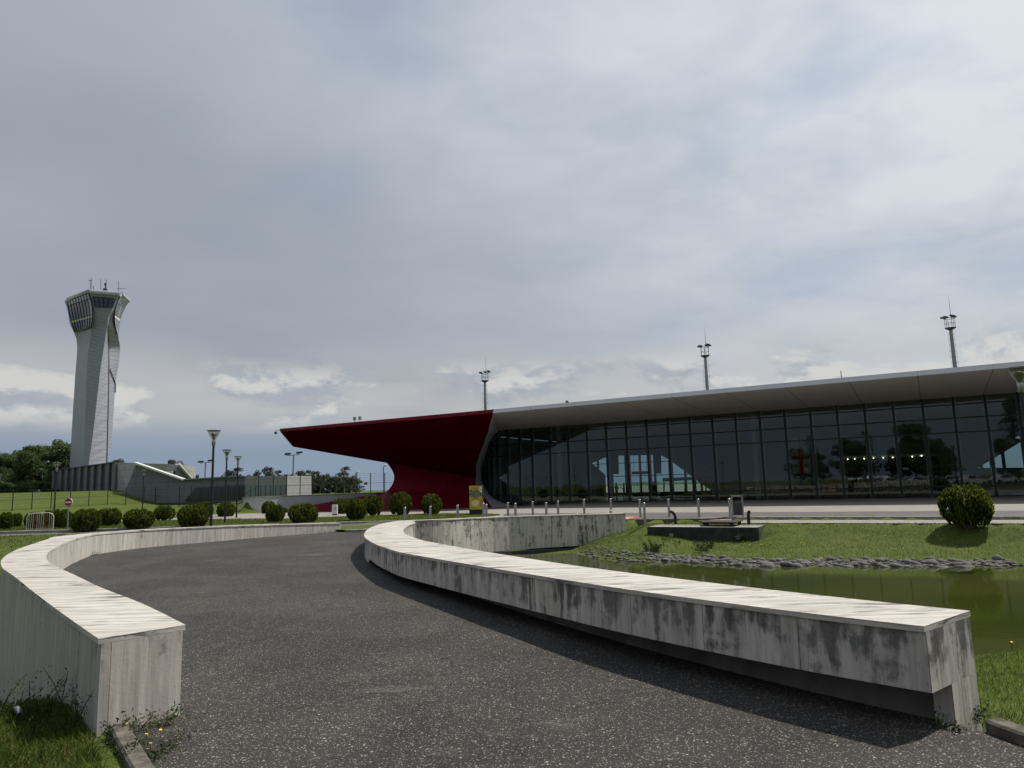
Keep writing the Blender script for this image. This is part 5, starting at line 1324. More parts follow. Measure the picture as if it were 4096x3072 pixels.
bmesh_v = [bush_mesh(s) for s in range(5)]; core_me = blob((.395, .395, .42), (0, 0, .475)); core_me.materials.append(M['thuja_core'])  # solid dark core stands in for shade between the leaf tufts
stem_b = MB().tube([(0, 0, -.25), (0, 0, .2)], [.11, .13], 7)
stem_me = stem_b.build('stem', M['bark']); sm_ = stem_me.data; bpy.data.objects.remove(stem_me)
BUSH = [(22, 2117, 54, 65, 'round bush at the far left edge beside the service lane'), (66, 2108, 34, 54, 'smaller round bush just right of the leftmost bush'), (136, 2114, 70, 63, 'round bush behind the white crowd barrier'), (193, 2108, 43, 64, 'narrow round bush at the foot of the left lamp post'),
        (242, 2112, 76, 72, 'dark round bush directly left of the no entry sign pole'), (345, 2127, 109, 87, 'wide bush with dry brown patch at its front by the lane kerb'), (435, 2103, 82, 68, 'round dark bush right of the dry patched bush'), (551, 2117, 106, 78, 'wide bush just behind the curve of the left parapet'), (589, 2104, 46, 58, 'small round bush peeping out behind the wide parapet bush'),
        (655, 2081.6, 68, 57, 'round bush beside the pale footpath, before the dark wall'), (769, 2112, 112, 90, 'largest broad bush left of the nearest lamp post'), (821, 2072, 54, 62, 'round bush behind the broad bush left of the nearest lamp'), (901.6, 2070, 63, 58, 'round bush behind the middle lamp post'), (1075.6, 2064, 56, 57, 'round bush half hidden in front of the retaining wall end'),
        (1099, 2089, 63, 70, 'round bush overlapping another, left of the white cabinet'), (1137, 2060, 22, 27, 'tiny low bush beside the retaining wall foot'), (1211.7, 2092, 104, 76, 'broad domed bush right of the white cabinet'), (1365.5, 2066, 64, 69, 'left bush of the overlapping pair before the red ramp'), (1422, 2080.7, 82, 84, 'right taller bush of the overlapping pair before the red ramp'),
        (1489, 2062.7, 75, 80, 'bush under the red curve with one shoot sticking out right'), (1601, 2060, 79, 86, 'tall round bush standing before the red wall'), (1724.7, 2057.6, 78, 78, 'round bush before the red wall nearest the yellow totem'), (3876, 2106, 170, 158, 'big lone bush on the bright lawn before the glass front')]
for i, (x, yb, w, h, lab) in enumerate(BUSH):
    q = on_ground(x, yb); d = float(np.dot(q - CAM, c_f)); W_ = w * d / FPX; H_ = h * d / FPX
    r_ = thing('round_bush', lab, 'bush', q - [0, 0, .02], rz=i * 1.3, group='clipped conifer bushes'); r_.scale = (W_, W_, H_)
    obj('foliage', bmesh_v[i % 5], r_); obj('shade_core', core_me, r_); obj('stem', sm_, r_)
    if i == 5:
        rr_ = np.random.default_rng(9); n = 260; P = np.stack([rr_.normal(.1, .15, n), rr_.uniform(-.5, -.38, n), rr_.uniform(.12, .5, n)], 1); D = unit(rr_.normal(0, 1, (n, 3))); r_.rotation_euler = (0, 0, 0)
        obj('dry_twigs', leaf_mesh('dry_twigs', P, D, unit(np.cross(D, rr_.normal(0, 1, (n, 3)))), rr_.uniform(.05, .1, n), np.full(n, .012), M['thuja_dry']), r_)


def crown(seed, clumps, per, leaf, mat, flat=.8, up=0.0):
    r = np.random.default_rng(seed); Ps = []
    for (cx, cy, cz, rad) in clumps:
        k = r.normal(0, 1, (per, 3)); k = unit(k) * (r.uniform(.35, 1, per) ** .6)[:, None] * rad; k[:, 2] *= flat; Ps.append(k + [cx, cy, cz])
    P = np.concatenate(Ps); n = len(P); D = unit(r.normal(0, 1, (n, 3)) + [0, 0, up]); N = unit(np.cross(D, r.normal(0, 1, (n, 3)))); L = r.uniform(.6, 1.3, n) * leaf
    return leaf_mesh('crown', P, D, N, L, L * .55, mat)


def tree_variants(kind, n):
    out = []
    for s in range(n):
        r = random.Random(100 + s + hash(kind) % 1 * 7); cl = []; tb_ = MB()
        if kind == 'broad':                                   # unit height 1
            for k in range(34): a = r.uniform(0, 6.28); h = r.uniform(.22, .95); rr_ = (.30 * math.sin(math.pi * min(1, h * .95 + .05)) ** .6) * r.uniform(.25, 1.0); cl.append((rr_ * math.cos(a), rr_ * math.sin(a), h, r.uniform(.07, .13)))
            tb_.tube([(0, 0, -.03), (.01, 0, .35), (0, .01, .8)], [.022, .016, .005], 7)
            for c in cl[:10]: tb_.tube([(0, 0, c[2] * .6), (c[0] * .6, c[1] * .6, c[2] * .85), c[:3]], [.010, .007, .003], 5)
            me = crown(s, cl, 260, .034, M['leaf_a'])
        elif kind == 'euc':
            lean = r.uniform(-.05, .05); tb_.tube([(0, 0, -.03), (lean, 0, .5), (lean * 1.6, .01, .88)], [.018, .012, .004], 6)
            for k in range(20): a = r.uniform(0, 6.28); h = r.uniform(.30, .97); rr_ = r.uniform(.03, .22) * (1.3 - h * .75); c = (rr_ * math.cos(a) + lean, rr_ * math.sin(a), h, r.uniform(.05, .10)); cl.append(c); tb_.tube([(lean * h, 0, max(.2, h - .22)), (c[0] * .6, c[1] * .6, h - .08), c[:3]], [.008, .006, .002], 5)
            me = crown(s + 40, cl, 130, .036, M['leaf_e'], .85)
        else:
            for k in range(22): h = .10 + .88 * k / 22; rr_ = .085 * math.sin(math.pi * min(1, h * .9 + .12)) ** .5; a = r.uniform(0, 6.28); cl.append((rr_ * .6 * math.cos(a), rr_ * .6 * math.sin(a), h, rr_ * r.uniform(.7, 1.15)))
            tb_.tube([(0, 0, -.03), (0, 0, .9)], [.014, .003], 6); me = crown(s + 80, cl, 110, .020, M['leaf_p'], 1.4, 1.5)
        t_ = tb_.build('trunk', M['bark_pale'] if kind == 'euc' else M['bark']); tm = t_.data; bpy.data.objects.remove(t_); out.append((me, tm))
    return out


VAR = {k: tree_variants(k, n) for k, n in (('broad', 3), ('euc', 4), ('poplar', 2))}


def tree(name, kind, i, loc, h, wscale, label, group=None, cat='tree'):
    me, tm = VAR[kind][i % len(VAR[kind])]; r_ = thing(name, label, cat, loc, rz=i * 2.1, group=group); r_.scale = (h * wscale, h * wscale, h); obj('crown', me, r_); obj('trunk', tm, r_); return r_


for i, (x, yt, d, w, lab) in enumerate(((20, 1812, 138, 1.25, 'broad green tree at the far left edge behind the grass mound'), (85, 1800, 142, 1.0, 'green tree second from left behind the grass mound'), (130, 1778, 132, 1.05, 'green tree third from left with a ragged pointed top'), (186, 1782, 136, 1.05, 'green tree fourth from left behind the mound'), (250, 1757, 130, 1.0, 'tallest green tree close against the left side of the tower'), (-60, 1830, 140, 1.2, 'green tree cut by the left edge of the photo'))):
    q = atY(x, yt, d); tree('broadleaf_tree', 'broad', i, (q[0], q[1], 1.5), q[2] - 1.5, w, lab, 'green trees left of the tower')
for i, (x, yt, lab) in enumerate(((15, 1925, 'low dark shrub at the left edge behind the mound crest'), (95, 1930, 'low dark shrub under the second green tree'), (170, 1925, 'low dark shrub left of the pilaster building'))):
    q = atY(x, yt, 122); tree('shrub', 'broad', i + 1, (q[0], q[1], 1.6), max(1.5, q[2] - 1.6) , 2.2, lab, 'shrubs behind the mound', 'shrub')
EUC = [(485, 1817, 170, .9, 'umbrella topped eucalyptus just right of the tower foot'), (706, 1838, 165, .9, 'eucalyptus peeping over the sloping upper block'), (745, 1858, 160, .75, 'small eucalyptus right of the sloping upper block'), (775, 1893, 150, .7, 'smallest eucalyptus above the long dark wall'), (912, 1868, 175, .95, 'eucalyptus between the middle and far lamp posts'), (946, 1870, 178, .95, 'eucalyptus directly behind the far lamp post'), (992, 1890, 185, 1.0, 'low eucalyptus left of the light grey block'), (1028, 1882, 190, .9, 'eucalyptus above the left of the light grey block'),
       (1068, 1853, 185, .8, 'tall slim eucalyptus above the light grey block'), (1110, 1880, 190, .8, 'eucalyptus above the right end of the light grey block'), (1140, 1888, 190, .9, 'eucalyptus at the right corner of the light grey block'), (1165, 1895, 180, .9, 'dark eucalyptus left of the twin floodlight pole'), (1210, 1870, 175, .9, 'eucalyptus right of the twin floodlight pole'), (1245, 1880, 180, .9, 'second eucalyptus right of the twin floodlight pole'), (1281, 1874, 175, .8, 'slim eucalyptus in the middle of the fence line'), (1318, 1905, 185, 1.0, 'low eucalyptus filling a gap in the fence line trees'), (1345, 1908, 185, .9, 'low eucalyptus beside the tallest tree under the canopy'), (1378, 1866, 165, .85, 'tallest dark eucalyptus under the red canopy'), (1408, 1893, 170, .8, 'last eucalyptus at right, beside the curved street light')]
for i, (x, yt, d, w, lab) in enumerate(EUC):
    q = atY(x, yt, d); z0 = 0.6; tree('eucalyptus_tree', 'euc', i, (q[0], q[1], z0), q[2] - z0, w * 1.15, lab, 'eucalyptus trees beyond the fence')
for i in range(11):
    x = 1152 + i * 26; q = atY(x, (1898, 1889, 1903, 1893, 1886, 1900, 1895, 1906, 1890, 1899, 1904)[i], 200); tree('eucalyptus_tree', 'euc', i + 1, (q[0], q[1], .6), q[2] - .6, 1.1, 'dark eucalyptus of the dense back row behind the fence and floodlight pole', 'dense back row of eucalyptus')
for i, (x, d) in enumerate(((1180, 195), (1235, 200), (1290, 198), (1350, 200), (1400, 196), (940, 200), (1010, 205), (1090, 205))):
    q = atY(x, 1908, d); tree('undergrowth_shrub', 'broad', i, (q[0], q[1], .2), q[2], 2.2, f'dark shrub, {ordn[i]} of the undergrowth below the eucalyptus trees', 'undergrowth below the eucalyptus trees', 'shrub')
# trees behind the photographer, seen only as reflections in the glass
rt_ = random.Random(77)
for i in range(34):
    back_row = i >= 14; k = ('poplar', 'broad', 'poplar', 'broad', 'broad')[i % 5] if not back_row else 'broad'
    x = -40 + 8.2 * i + rt_.uniform(-2, 2) if not back_row else -55 + 7.2 * (i - 14) + rt_.uniform(-2, 2)
    y = (-22 if not back_row else -44) + rt_.uniform(-5, 5); h = rt_.uniform(10, 16) if k == 'poplar' else (rt_.uniform(8, 12) if not back_row else rt_.uniform(7.5, 10.5))
    tree('poplar_tree' if k == 'poplar' else 'broadleaf_tree', k, i, (x, y, 0.2), h, (1.5 if k == 'poplar' else 1.25), ('tall narrow poplar' if k == 'poplar' else 'round leafy tree') + ' mirrored as a dark shape in the terminal glass', 'trees mirrored in the glass')


def make_car():
    r_ = thing('parked_car', 'parked car mirrored low down in the terminal glass', 'car', (0, 0, 0), group='parked cars mirrored in the glass')
    prof = [(-2.1, .30), (-2.15, .62), (-2.0, .86), (-1.35, .95), (-.75, 1.40), (.55, 1.45), (1.15, 1.02), (1.95, .86), (2.15, .62), (2.1, .30)]
    rg_ = []
    for y, k, dz in ((-.86, .97, -.02), (-.80, 1.0, 0), (.80, 1.0, 0), (.86, .97, -.02)): rg_.append([(x * k, y * (1 - .16 * max(0, (z - .9) / .55)), z + dz) for x, z in prof])
    b = MB(); n = len(prof)
    for a, c in zip(rg_[:-1], rg_[1:]):
        for i in range(n): b.poly([a[i], a[(i + 1) % n], c[(i + 1) % n], c[i]])
    b.poly(rg_[0]); b.poly(rg_[-1]); b.build('body', M['car_paint'], r_)
    for s_ in (-1, 1):
        MB().poly([(-1.2, s_ * .872, .93), (-.72, s_ * .775, 1.34), (.5, s_ * .765, 1.37), (1.0, s_ * .86, .98)]).build('side_window', M['dark_glass'], r_)
        for x in (-1.35, 1.35): w_b = MB(); w_b.tube([(x, s_ * .70, .31), (x, s_ * .885, .31)], .31, 16); wo = w_b.build('wheel', M['black'], r_); MB().tube([(x, s_ * .885, .31), (x, s_ * .893, .31)], .19, 12).build('rim', M['silver'], wo)
        MB().box((2.08, s_ * .62, .68), (.10, .30, .13)).build('headlight', M['sign_white'], r_); MB().box((-2.09, s_ * .62, .72), (.08, .28, .14)).build('tail_light', M['sign_red'], r_)
    MB().poly([(1.13, -.72, 1.045), (1.13, .72, 1.045), (.60, .66, 1.43), (.60, -.66, 1.43)]).build('windscreen', M['dark_glass'], r_)
    return r_


M['car_paint'] = plain('pale_car_paint', (0.5, 0.52, 0.55), 0.25, 0.1, 0.05)
car0 = make_car(); car0.location = (-12, -9, .3); car0.rotation_euler = (0, 0, -1.2)
for i in range(1, 13): dup(car0, (-12 + i * 4.4, -9 - (i % 3) * .6, .3), -1.2 + (math.pi if i % 4 == 2 else 0))


# ------------------------------------------------------------------ stones along the far bank
r = np.random.default_rng(11)
stone_me = []
for k in range(6):
    me = blob((.5 * r.uniform(.8, 1.3), .5 * r.uniform(.7, 1.0), .5 * r.uniform(.45, .7)), (0, 0, 0), 2, k, .07); me.name = 'cobble'; me.materials.append(M['stone' if k % 3 else 'stone2'])
    me.polygons.foreach_set('use_smooth', [True] * len(me.polygons)); stone_me.append(me)
shore = [np.array(p) for p in POND[10:21]]; shore = smooth_line(shore, 10); ss = arclen(shore); shore_a = np.array(shore)
nst = 0
for k in range(900):
    s = r.uniform(0, ss[-1]); x = np.interp(s, ss, shore_a[:, 0]); y = np.interp(s, ss, shore_a[:, 1])
    frac = s / ss[-1]; px_x = x / max(y, 1)
    dens = 1.0 if x > 5.8 else (.35 if x > 3.5 else .12)
    if x > 17.5 or r.uniform() > dens or nst >= 290: continue
    j = min(int(np.searchsorted(ss, s)), len(ss) - 2); t = shore[j + 1] - shore[j]; t /= np.linalg.norm(t) + 1e-9; nrm = np.array([t[1], -t[0]])
    off = r.uniform(-.25, 1.15 if x > 6 else .4); q = np.array([x, y]) + nrm * off
    if sdist(POND, np.array([q[0]]), np.array([q[1]]))[0] < -.35: q = np.array([x, y]) - nrm * off
    z = float(gz(np.array([q[0]]), np.array([q[1]]))[0]); sz = (.10 + .27 * r.uniform() ** 1.9) * (1.0 if x > 5.2 else .75)
    o = bpy.data.objects.new('shore_stone', stone_me[k % 6]); COL.objects.link(o); o.location = (q[0], q[1], z + sz * .12); o.rotation_euler = (r.uniform(-.2, .2), r.uniform(-.2, .2), r.uniform(0, 6.28)); o.scale = (sz * r.uniform(.8, 1.35), sz * r.uniform(.8, 1.2), sz * r.uniform(.7, 1.2))
    tag(o, 'smooth rounded cobble in the grey stone edging along the far pond bank', 'stone', 'cobbles edging the pond'); nst += 1


b = MB()                                                     # the small gravel between the cobbles
r = np.random.default_rng(12)
for k in range(1500):
    s = r.uniform(0, ss[-1]); x = np.interp(s, ss, shore_a[:, 0]); y = np.interp(s, ss, shore_a[:, 1])
    if x > 17.5 or (x < 4.5 and r.uniform() < .6): continue
    j = min(int(np.searchsorted(ss, s)), len(ss) - 2); t = shore[j + 1] - shore[j]; t /= np.linalg.norm(t) + 1e-9; nrm = np.array([t[1], -t[0]])
    q = np.array([x, y]) + nrm * r.uniform(-.2, 1.0); z = float(gz(q[:1], q[1:])[0]); w = r.uniform(.03, .085); a0 = r.uniform(0, 6.28)
    ring = lambda rr, zz: [(q[0] + rr * w * math.cos(a0 + m_ * 1.0472) * 1.25, q[1] + rr * w * math.sin(a0 + m_ * 1.0472), z + zz * w) for m_ in range(6)]
    b.loft([ring(.8, -.3), ring(1.0, .15), ring(.6, .55)])
tag(b.build('shore_gravel', M['stone'], smooth=True), kind='stuff')


# ------------------------------------------------------------------ grass, weeds, flowers
def blades(name, n, region, h, w, seed, ok, mat=M['blade'], lean=.35):
    r = np.random.default_rng(seed); x = r.uniform(region[0], region[1], n); y = r.uniform(region[2], region[3], n); k = ok(x, y); x, y = x[k], y[k]; z = gz(x, y); n = len(x)
    L = h * r.uniform(.5, 1.3, n); D = unit(np.stack([r.normal(0, lean, n), r.normal(0, lean, n), np.ones(n)], 1)); th = r.uniform(0, 6.28, n); N = np.stack([np.cos(th), np.sin(th), 0 * th], 1)
    P = np.stack([x, y, z - .01], 1); a = P - N * w * .5; c = P + N * w * .5; tip = P + D * L[:, None]; m_ = P + D * L[:, None] * .55 * [[.8, .8, 1]]
    V_ = np.stack([a, c, m_ + N * w * .32, tip, m_ - N * w * .32], 1).reshape(-1, 3); me = bpy.data.meshes.new(name); me.vertices.add(5 * n); me.vertices.foreach_set('co', V_.ravel()); me.loops.add(5 * n); me.loops.foreach_set('vertex_index', np.arange(5 * n)); me.polygons.add(n); me.polygons.foreach_set('loop_start', np.arange(0, 5 * n, 5)); me.update(calc_edges=True); me.materials.append(mat)
    return tag(obj(name, me), kind='stuff')


offr = lambda x, y: sdist(DRIVE, x, y) > .12
nopond = lambda x, y: (sdist(POND, x, y) > .1) & (sdist(POND2, x, y) > .0)
nopave = lambda x, y: (sdist(ROADP, x, y) > .05) & (sdist(GUTTER, x, y) > .05) & (sdist(PAVEP, x, y) > .05) & (sdist(LANE, x, y) > .3)
wallA = [tuple(p) for p in LA] + [tuple(p) for p in LB[::-1]]; wallB = [tuple(p) for p in RA] + [tuple(p) for p in RB[::-1]]
nowall = lambda x, y: (sdist(wallA, x, y) > .03) & (sdist(wallB, x, y) > .03)
blades('grass', 110000, (-6.6, -1.75, 3.2, 9.5), .085, .008, 1, lambda x, y: offr(x, y) & nopond(x, y) & nowall(x, y) & (sdist(KL + [(-30, -16), (-30, 6)], x, y) < -.02 if False else (x < -1.72)), lean=.6)
blades('grass', 80000, (2.9, 12.5, 4.3, 12.2), .07, .008, 2, lambda x, y: offr(x, y) & nopond(x, y) & nowall(x, y), lean=.6)
blades('grass', 9000, (-3.4, -1.5, 3.2, 5.8), .05, .006, 6, lambda x, y: (sdist(DRIVE, x, y) < -.13) & (sdist(DRIVE, x, y) > -.13 - .38 * np.abs(np.sin(x * 7 + y * 5)) * (.4 + .6 * np.sin(x * 31) ** 2)) & nowall(x, y), lean=.7)
blades('grass', 80000, (2, 25, 19, 34), .085, .014, 3, lambda x, y: nopond(x, y) & nopave(x, y) & nowall(x, y) & (np.cos(x * 3.1 + y) * .2 + 1 > 0))
blades('grass', 26000, (-40, -9, 20, 35), .09, .022, 4, lambda x, y: offr(x, y) & nopond(x, y) & nopave(x, y) & nowall(x, y))
blades('grass', 50000, (-42, -1, 39.4, 50), .09, .024, 5, lambda x, y: nopave(x, y))


def weed(loc, h, seed, n=26, sp=.25, name='weed_clump', label='', stems=5, leaf=.05, blades_=True):
    r = np.random.default_rng(seed); q = np.asarray(loc, float); r_ = thing(name, label, 'weed', q); b = MB(); P = []; D = []
    for k in range(stems):
        a = r.uniform(0, 6.28); b0 = q + [r.normal(0, sp * .4), r.normal(0, sp * .4), -.03]; tip = b0 + [math.cos(a) * sp * .6, math.sin(a) * sp * .6, h * r.uniform(.6, 1.1)]; m_ = (b0 + tip) / 2 + [0, 0, h * .1]; b.tube([b0, m_, tip], [.005, .004, .002], 4)
        for j in range(int(n * 1.8)): t = r.uniform(.05, 1); p = (b0 * (1 - t) + tip * t) + r.normal(0, .03, 3); P.append(p); D.append(r.normal(0, 1, 3) + [0, 0, .5])
    b.build('stem', M['weed'], r_); P = np.array(P) - q; D = unit(np.array(D)); L = r.uniform(.4, 1.1, len(P)) * leaf * .62; obj('leaves', leaf_mesh('leaves', P, D, unit(np.cross(D, r.normal(0, 1, P.shape))), L, L * .4, M['weed']), r_); return r_


gd = lambda px, py: on_ground(px, py)
weed(G(585, 2838, .31), .38, 1, 18, .16, label='tall thin weed growing against the end face of the left parapet', stems=4)
weed(G(540, 2845, .31), .12, 2, 40, .22, label='low leafy weeds at the kerb under the left parapet end', stems=7, leaf=.06)
weed(gd(120, 2870), .36, 3, 26, .30, label='dark shaded weeds along the outer foot of the left parapet', stems=9)
weed(gd(290, 2905), .30, 4, 26, .28, label='dark weeds by the outer corner of the left parapet', stems=9)
weed(gd(30, 2880), .25, 5, 30, .3, label='weeds around the hose at the left edge', stems=8)
weed(gd(470, 2940), .16, 6, 40, .22, label='leafy weeds with yellow flowers beside the left kerb', stems=8, leaf=.06)
weed(gd(560, 3010), .12, 7, 40, .16, label='low weeds along the kerb at the bottom left', stems=6, leaf=.05)
weed(G(610, 2890, .31), .07, 8, 40, .16, label='sparse weeds in the asphalt edge beyond the left kerb', stems=6)
weed(G(640, 2990, .31), .06, 9, 40, .2, label='weeds in the asphalt crack near the bottom left kerb', stems=6)
weed(G(3770, 2905, .31), .09, 10, 30, .12, label='small weed tuft at the foot of the right parapet end', stems=5)
weed(G(3890, 2850, .31), .08, 11, 30, .1, label='small weed tuft between the right parapet and the kerb', stems=5)
weed(gd(2345, 2176), .75, 12, 30, .25, label='tall spindly weed growing from the pond bank against the far parapet', stems=5, leaf=.09)
weed(gd(2425, 2120), .35, 13, 40, .35, label='bushy weeds at the end of the far parapet arm', stems=8, leaf=.1)
weed(gd(2960, 2160), .30, 14, 40, .5, label='leafy weeds growing over the front of the concrete chamber', stems=9, leaf=.1)
weed(gd(2700, 2168), .22, 15, 30, .45, label='grass tuft under the left outlet of the chamber', stems=9, leaf=.1)
weed(gd(2620, 2205), .4, 16, 40, .6, label='rough grass tussock on the bank above the left shore stones', stems=12, leaf=.14)
weed(gd(2800, 2200), .35, 17, 40, .7, label='rough grass tussock on the bank below the chamber', stems=12, leaf=.14)
for i, (x, y) in enumerate(((360, 2236), (430, 2212), (520, 2200), (700, 2178), (840, 2165), (980, 2152), (1130, 2146), (1300, 2140))):
    q = G(x, y, .2); q[2] = float(drive_h(q[0], q[1])); weed(q, .12, 30 + i, 26, .45, label=f'dry weed tuft along the inner foot of the left parapet, {ordn[i]}', stems=8, leaf=.06)


def litter(name, n, line, spread, seed):
    r = np.random.default_rng(seed); L_ = np.array([p[:2] for p in line]); i = r.integers(0, len(L_) - 1, n); t = r.uniform(0, 1, n)[:, None]
    p = L_[i] * (1 - t) + L_[i + 1] * t + r.exponential(spread, (n, 1)) * unit(r.normal(0, 1, (n, 2))); k = (sdist(DRIVE, p[:, 0], p[:, 1]) < -.02) & nowall(p[:, 0], p[:, 1]); p = p[k]; n = len(p)
    P = np.concatenate([p, np.full((n, 1), .312) + r.uniform(0, .01, (n, 1))], 1); D = unit(np.concatenate([r.normal(0, 1, (n, 2)), r.normal(0, .2, (n, 1))], 1)); N = unit(np.cross(D, np.array([[0, 0, 1.0]]) + r.normal(0, .3, (n, 3)))); L = r.uniform(.012, .04, n)
    return tag(obj(name, leaf_mesh(name, P, D, N, L, L * .5, M['thuja_dry'])), kind='stuff')


litter('leaf_litter', 900, [p for p in RA[:60]], .10, 3); litter('leaf_litter', 900, [p for p in LA], .12, 4)


def flowers(name, pts, size, h, mat=M['petal']):
    b = MB(); r = random.Random(4)
    for p in pts:
        hh = h * r.uniform(.6, 1.2); c = np.asarray(p, float) + [0, 0, hh]; b.tube([p, c], .002 if size < .02 else .003, 3, 1)
        b.poly([c + [size * math.cos(k * 1.2566) * (1 if k % 2 else 1), size * math.sin(k * 1.2566), .3 * size * r.uniform(-1, 1)] for k in range(5)], 0)
    return tag(b.build(name, [mat, M['weed']]), kind='stuff')


r = np.random.default_rng(21)
flowers('meadow_flowers', [gd(x, y) for x, y in zip(r.normal(4065, 16, 9), r.normal(2592, 8, 9))], .022, .16)
flowers('meadow_flowers', [gd(x, y) for x, y in ((480, 2928), (505, 2940), (585, 2965), (600, 3020), (470, 2915), (640, 2955))], .012, .07)
flowers('meadow_flowers', [gd(x, y) for x, y in list(zip(r.normal(2990, 110, 46), r.normal(2178, 12, 46))) + list(zip(r.uniform(3200, 3800, 46), r.uniform(2110, 2205, 46)))], .022, .05)
stalk = gd(4010, 2580)
o = thing('reed_stalk', 'single dry reed stalk standing at the near pond edge', 'plant', stalk); MB().tube([stalk, stalk + [.02, 0, .35], stalk + [-.06, .02, .7]], [.006, .005, .002], 4).build('stem', M['weed'], o); MB().tube([stalk + [.1, .1, -.05], stalk + [0, .1, .25], stalk + [-.25, .1, .5]], [.005, .004, .002], 4).build('stem', M['weed'], o)


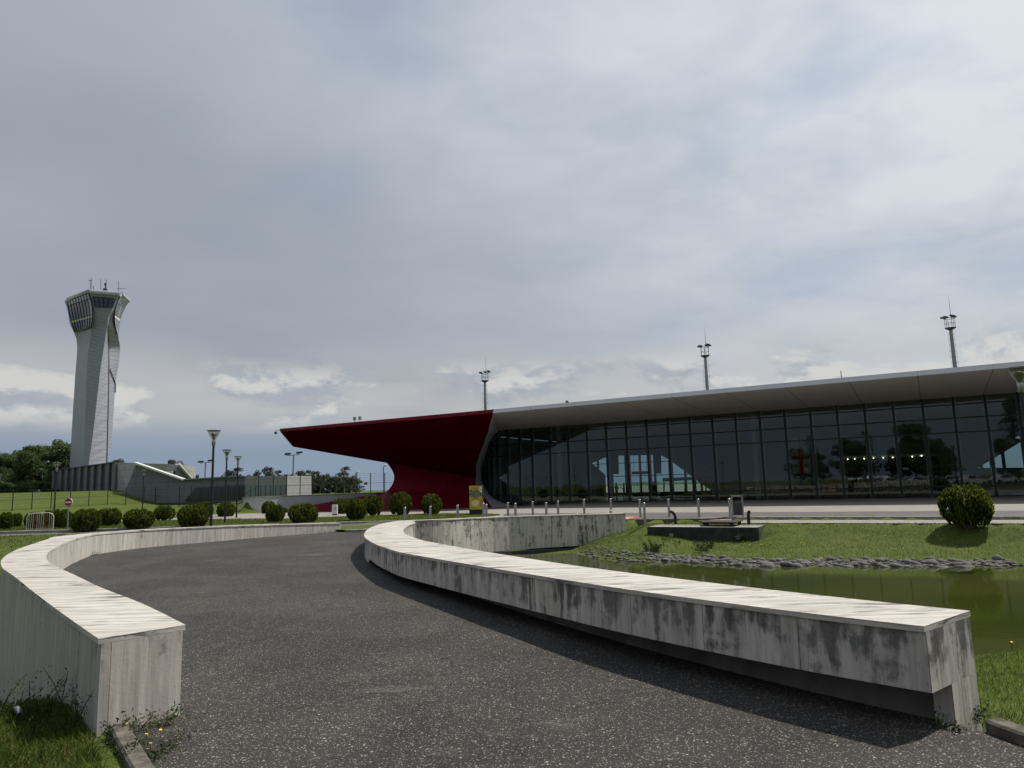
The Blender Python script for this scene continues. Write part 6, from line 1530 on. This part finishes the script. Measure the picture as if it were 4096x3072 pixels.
# ------------------------------------------------------------------ people and seats inside the hall
def person(label, loc, face, pose, top, legs=M['cloth_dark'], h=1.74):
    """one skinned body grown from a joint skeleton; pose: stand, arms (hands raised in front), sit"""
    k = h / 1.74; V_ = []; E_ = []; R_ = []
    def j(p, rad, par=None):
        V_.append(Vector(p) * k); R_.append(rad * k)
        if par is not None: E_.append((par, len(V_) - 1))
        return len(V_) - 1
    sit = pose == 'sit'; hz = .52 if sit else .92
    pel = j((0, 0, hz), .15); bel = j((0, .01, hz + .17), .135, pel); ch = j((0, .0, hz + .36), .155, bel); nk = j((0, -.01, hz + .55), .06, ch); hb_ = j((0, .01, hz + .66), .085, nk); hd = j((0, .02, hz + .76), .10, hb_); j((0, .015, hz + .81), .06, hd)
    for s in (-1, 1):
        hip = j((s * .09, 0, hz - .05), .095, pel)
        if sit: kn = j((s * .11, .42, hz - .02), .068, hip); an = j((s * .11, .44, .10), .042, kn)
        else: kn = j((s * .11, .02 + .03 * s, .49), .065, hip); an = j((s * .12, -.01 + .08 * s, .09), .042, kn)
        he = j((s * .12, V_[an].y / k - .03, .035), .038, an); to = j((s * .13, V_[an].y / k + .17, .03), .034, an)
        sh_ = j((s * .19, -.01, hz + .47), .06, ch)
        if pose == 'arms': el_ = j((s * .24, .06, hz + .22), .042, sh_); wr = j((s * .14, .27, hz + .32), .028, el_)
        elif sit: el_ = j((s * .24, .05, hz + .22), .042, sh_); wr = j((s * .15, .28, hz + .14), .028, el_)
        else: el_ = j((s * .25, -.03, hz + .20), .042, sh_); wr = j((s * .25, .05, hz - .04), .028, el_)
        d = (V_[wr] - V_[el_]).normalized(); pm = j((V_[wr] + d * .07 * k) / k, .030, wr); sd_ = d.cross(Vector((s, 0, 0)) if abs(d.x) < .8 else Vector((0, 1, 0))).normalized()
        for f_, ln in ((-1.5, .06), (-.5, .075), (.5, .08), (1.5, .07)): m_ = j((V_[pm] / k + d * .03 + sd_ * f_ * .017), .010, pm); j((V_[m_] / k + d * ln * .9 + Vector((-s * .02, 0, 0))), .007, m_)
        th_ = j((V_[wr] / k + d * .05 + sd_ * .045), .011, pm); j((V_[th_] / k + d * .05 + sd_ * .015), .008, th_)
    me = bpy.data.meshes.new('body'); me.from_pydata(V_, E_, []); o = obj('body', me)
    md = o.modifiers.new('skin', 'SKIN')
    for v, rad in zip(me.skin_vertices[0].data, R_): v.radius = (rad, rad * (.8 if rad > .12 * k else 1)); v.use_root = False
    me.skin_vertices[0].data[0].use_root = True
    sb = o.modifiers.new('sub', 'SUBSURF'); sb.levels = sb.render_levels = 1
    bpy.context.view_layer.update(); m2 = bpy.data.meshes.new_from_object(o.evaluated_get(bpy.context.evaluated_depsgraph_get())); bpy.data.objects.remove(o)
    m2.name = 'body'; m2.materials.clear()
    for mt in (M['skin'], top, legs): m2.materials.append(mt)
    hz *= k
    for p in m2.polygons:
        c = p.center; p.use_smooth = True
        hand = abs(c.x) > .1 and any((c - V_[i]).length < .13 * k for i in range(len(V_)) if R_[i] < .0315 * k and R_[i] > .0285 * k)
        p.material_index = 0 if (c.z > hz + .56 * k or hand) else (1 if c.z > hz - .02 * k and not (sit and c.y > .15) else 2)
    r_ = thing('person', label, 'person', loc, rz=face); obj('body', m2, r_)
    hm = blob((.098 * k, .112 * k, .105 * k), (0, -.012 * k, hz + .775 * k), 2, 3, .04); hm.name = 'hair'; hm.materials.append(M['hair']); obj('hair', hm, r_)
    return r_


fh = lambda x, v: np.array([*onV(x, 2003, v)[:2], .295])
person('person in dark clothes standing at left of the bright rear window', fh(2443, 70), math.radians(60), 'stand', M['cloth_dark'])
person('person in a grey blue shirt standing in the middle, arms held in front', fh(2468, 71), math.radians(-150), 'arms', M['cloth_blue'])
person('person in a dark grey shirt at right of the standing group, facing left', fh(2498, 72), math.radians(90), 'arms', M['cloth_grey'], h=1.70)
person('person in black standing by the cafe counter under the rear window', fh(2618, 74), math.radians(10), 'stand', M['cloth_dark'])
st = fh(3046, 70)
SEATS = [(3000, 'left seat of the row in front of the pale screen'), (3046, 'middle seat under the sitting person in the hall'), (3092, 'right seat of the row in front of the pale screen')]
seat0 = None
for x, lab in SEATS:
    q = fh(x, 70)
    if seat0 is None:
        seat0 = thing('waiting_seat', 'black ' + lab, 'seat', (0, 0, 0), group='waiting seats in the hall')
        MB().hexa([(-.26, -.24, .40), (.26, -.24, .40), (.26, .24, .43), (-.26, .24, .43), (-.26, -.24, .45), (.26, -.24, .45), (.26, .24, .48), (-.26, .24, .48)]).build('seat', M['black'], seat0)
        MB().hexa([(-.26, -.26, .46), (.26, -.26, .46), (.26, -.20, .46), (-.26, -.20, .46), (-.26, -.38, .92), (.26, -.38, .92), (.26, -.33, .92), (-.26, -.33, .92)]).build('backrest', M['black'], seat0)
        for sx_ in (-1, 1): b = MB(); b.bar((sx_ * .22, -.2, 0), (sx_ * .22, -.2, .41), .04, .04); b.bar((sx_ * .22, .2, 0), (sx_ * .22, .2, .43), .04, .04); b.build('leg', M['galv'], seat0)
        seat0.location = tuple(q); seat0.rotation_euler = (0, 0, math.radians(-120))
    else: dup(seat0, q, math.radians(-120), None, 'black ' + lab)
person('bald looking person sitting on the middle seat in the hall', st, math.radians(-120), 'sit', M['cloth_dark'])
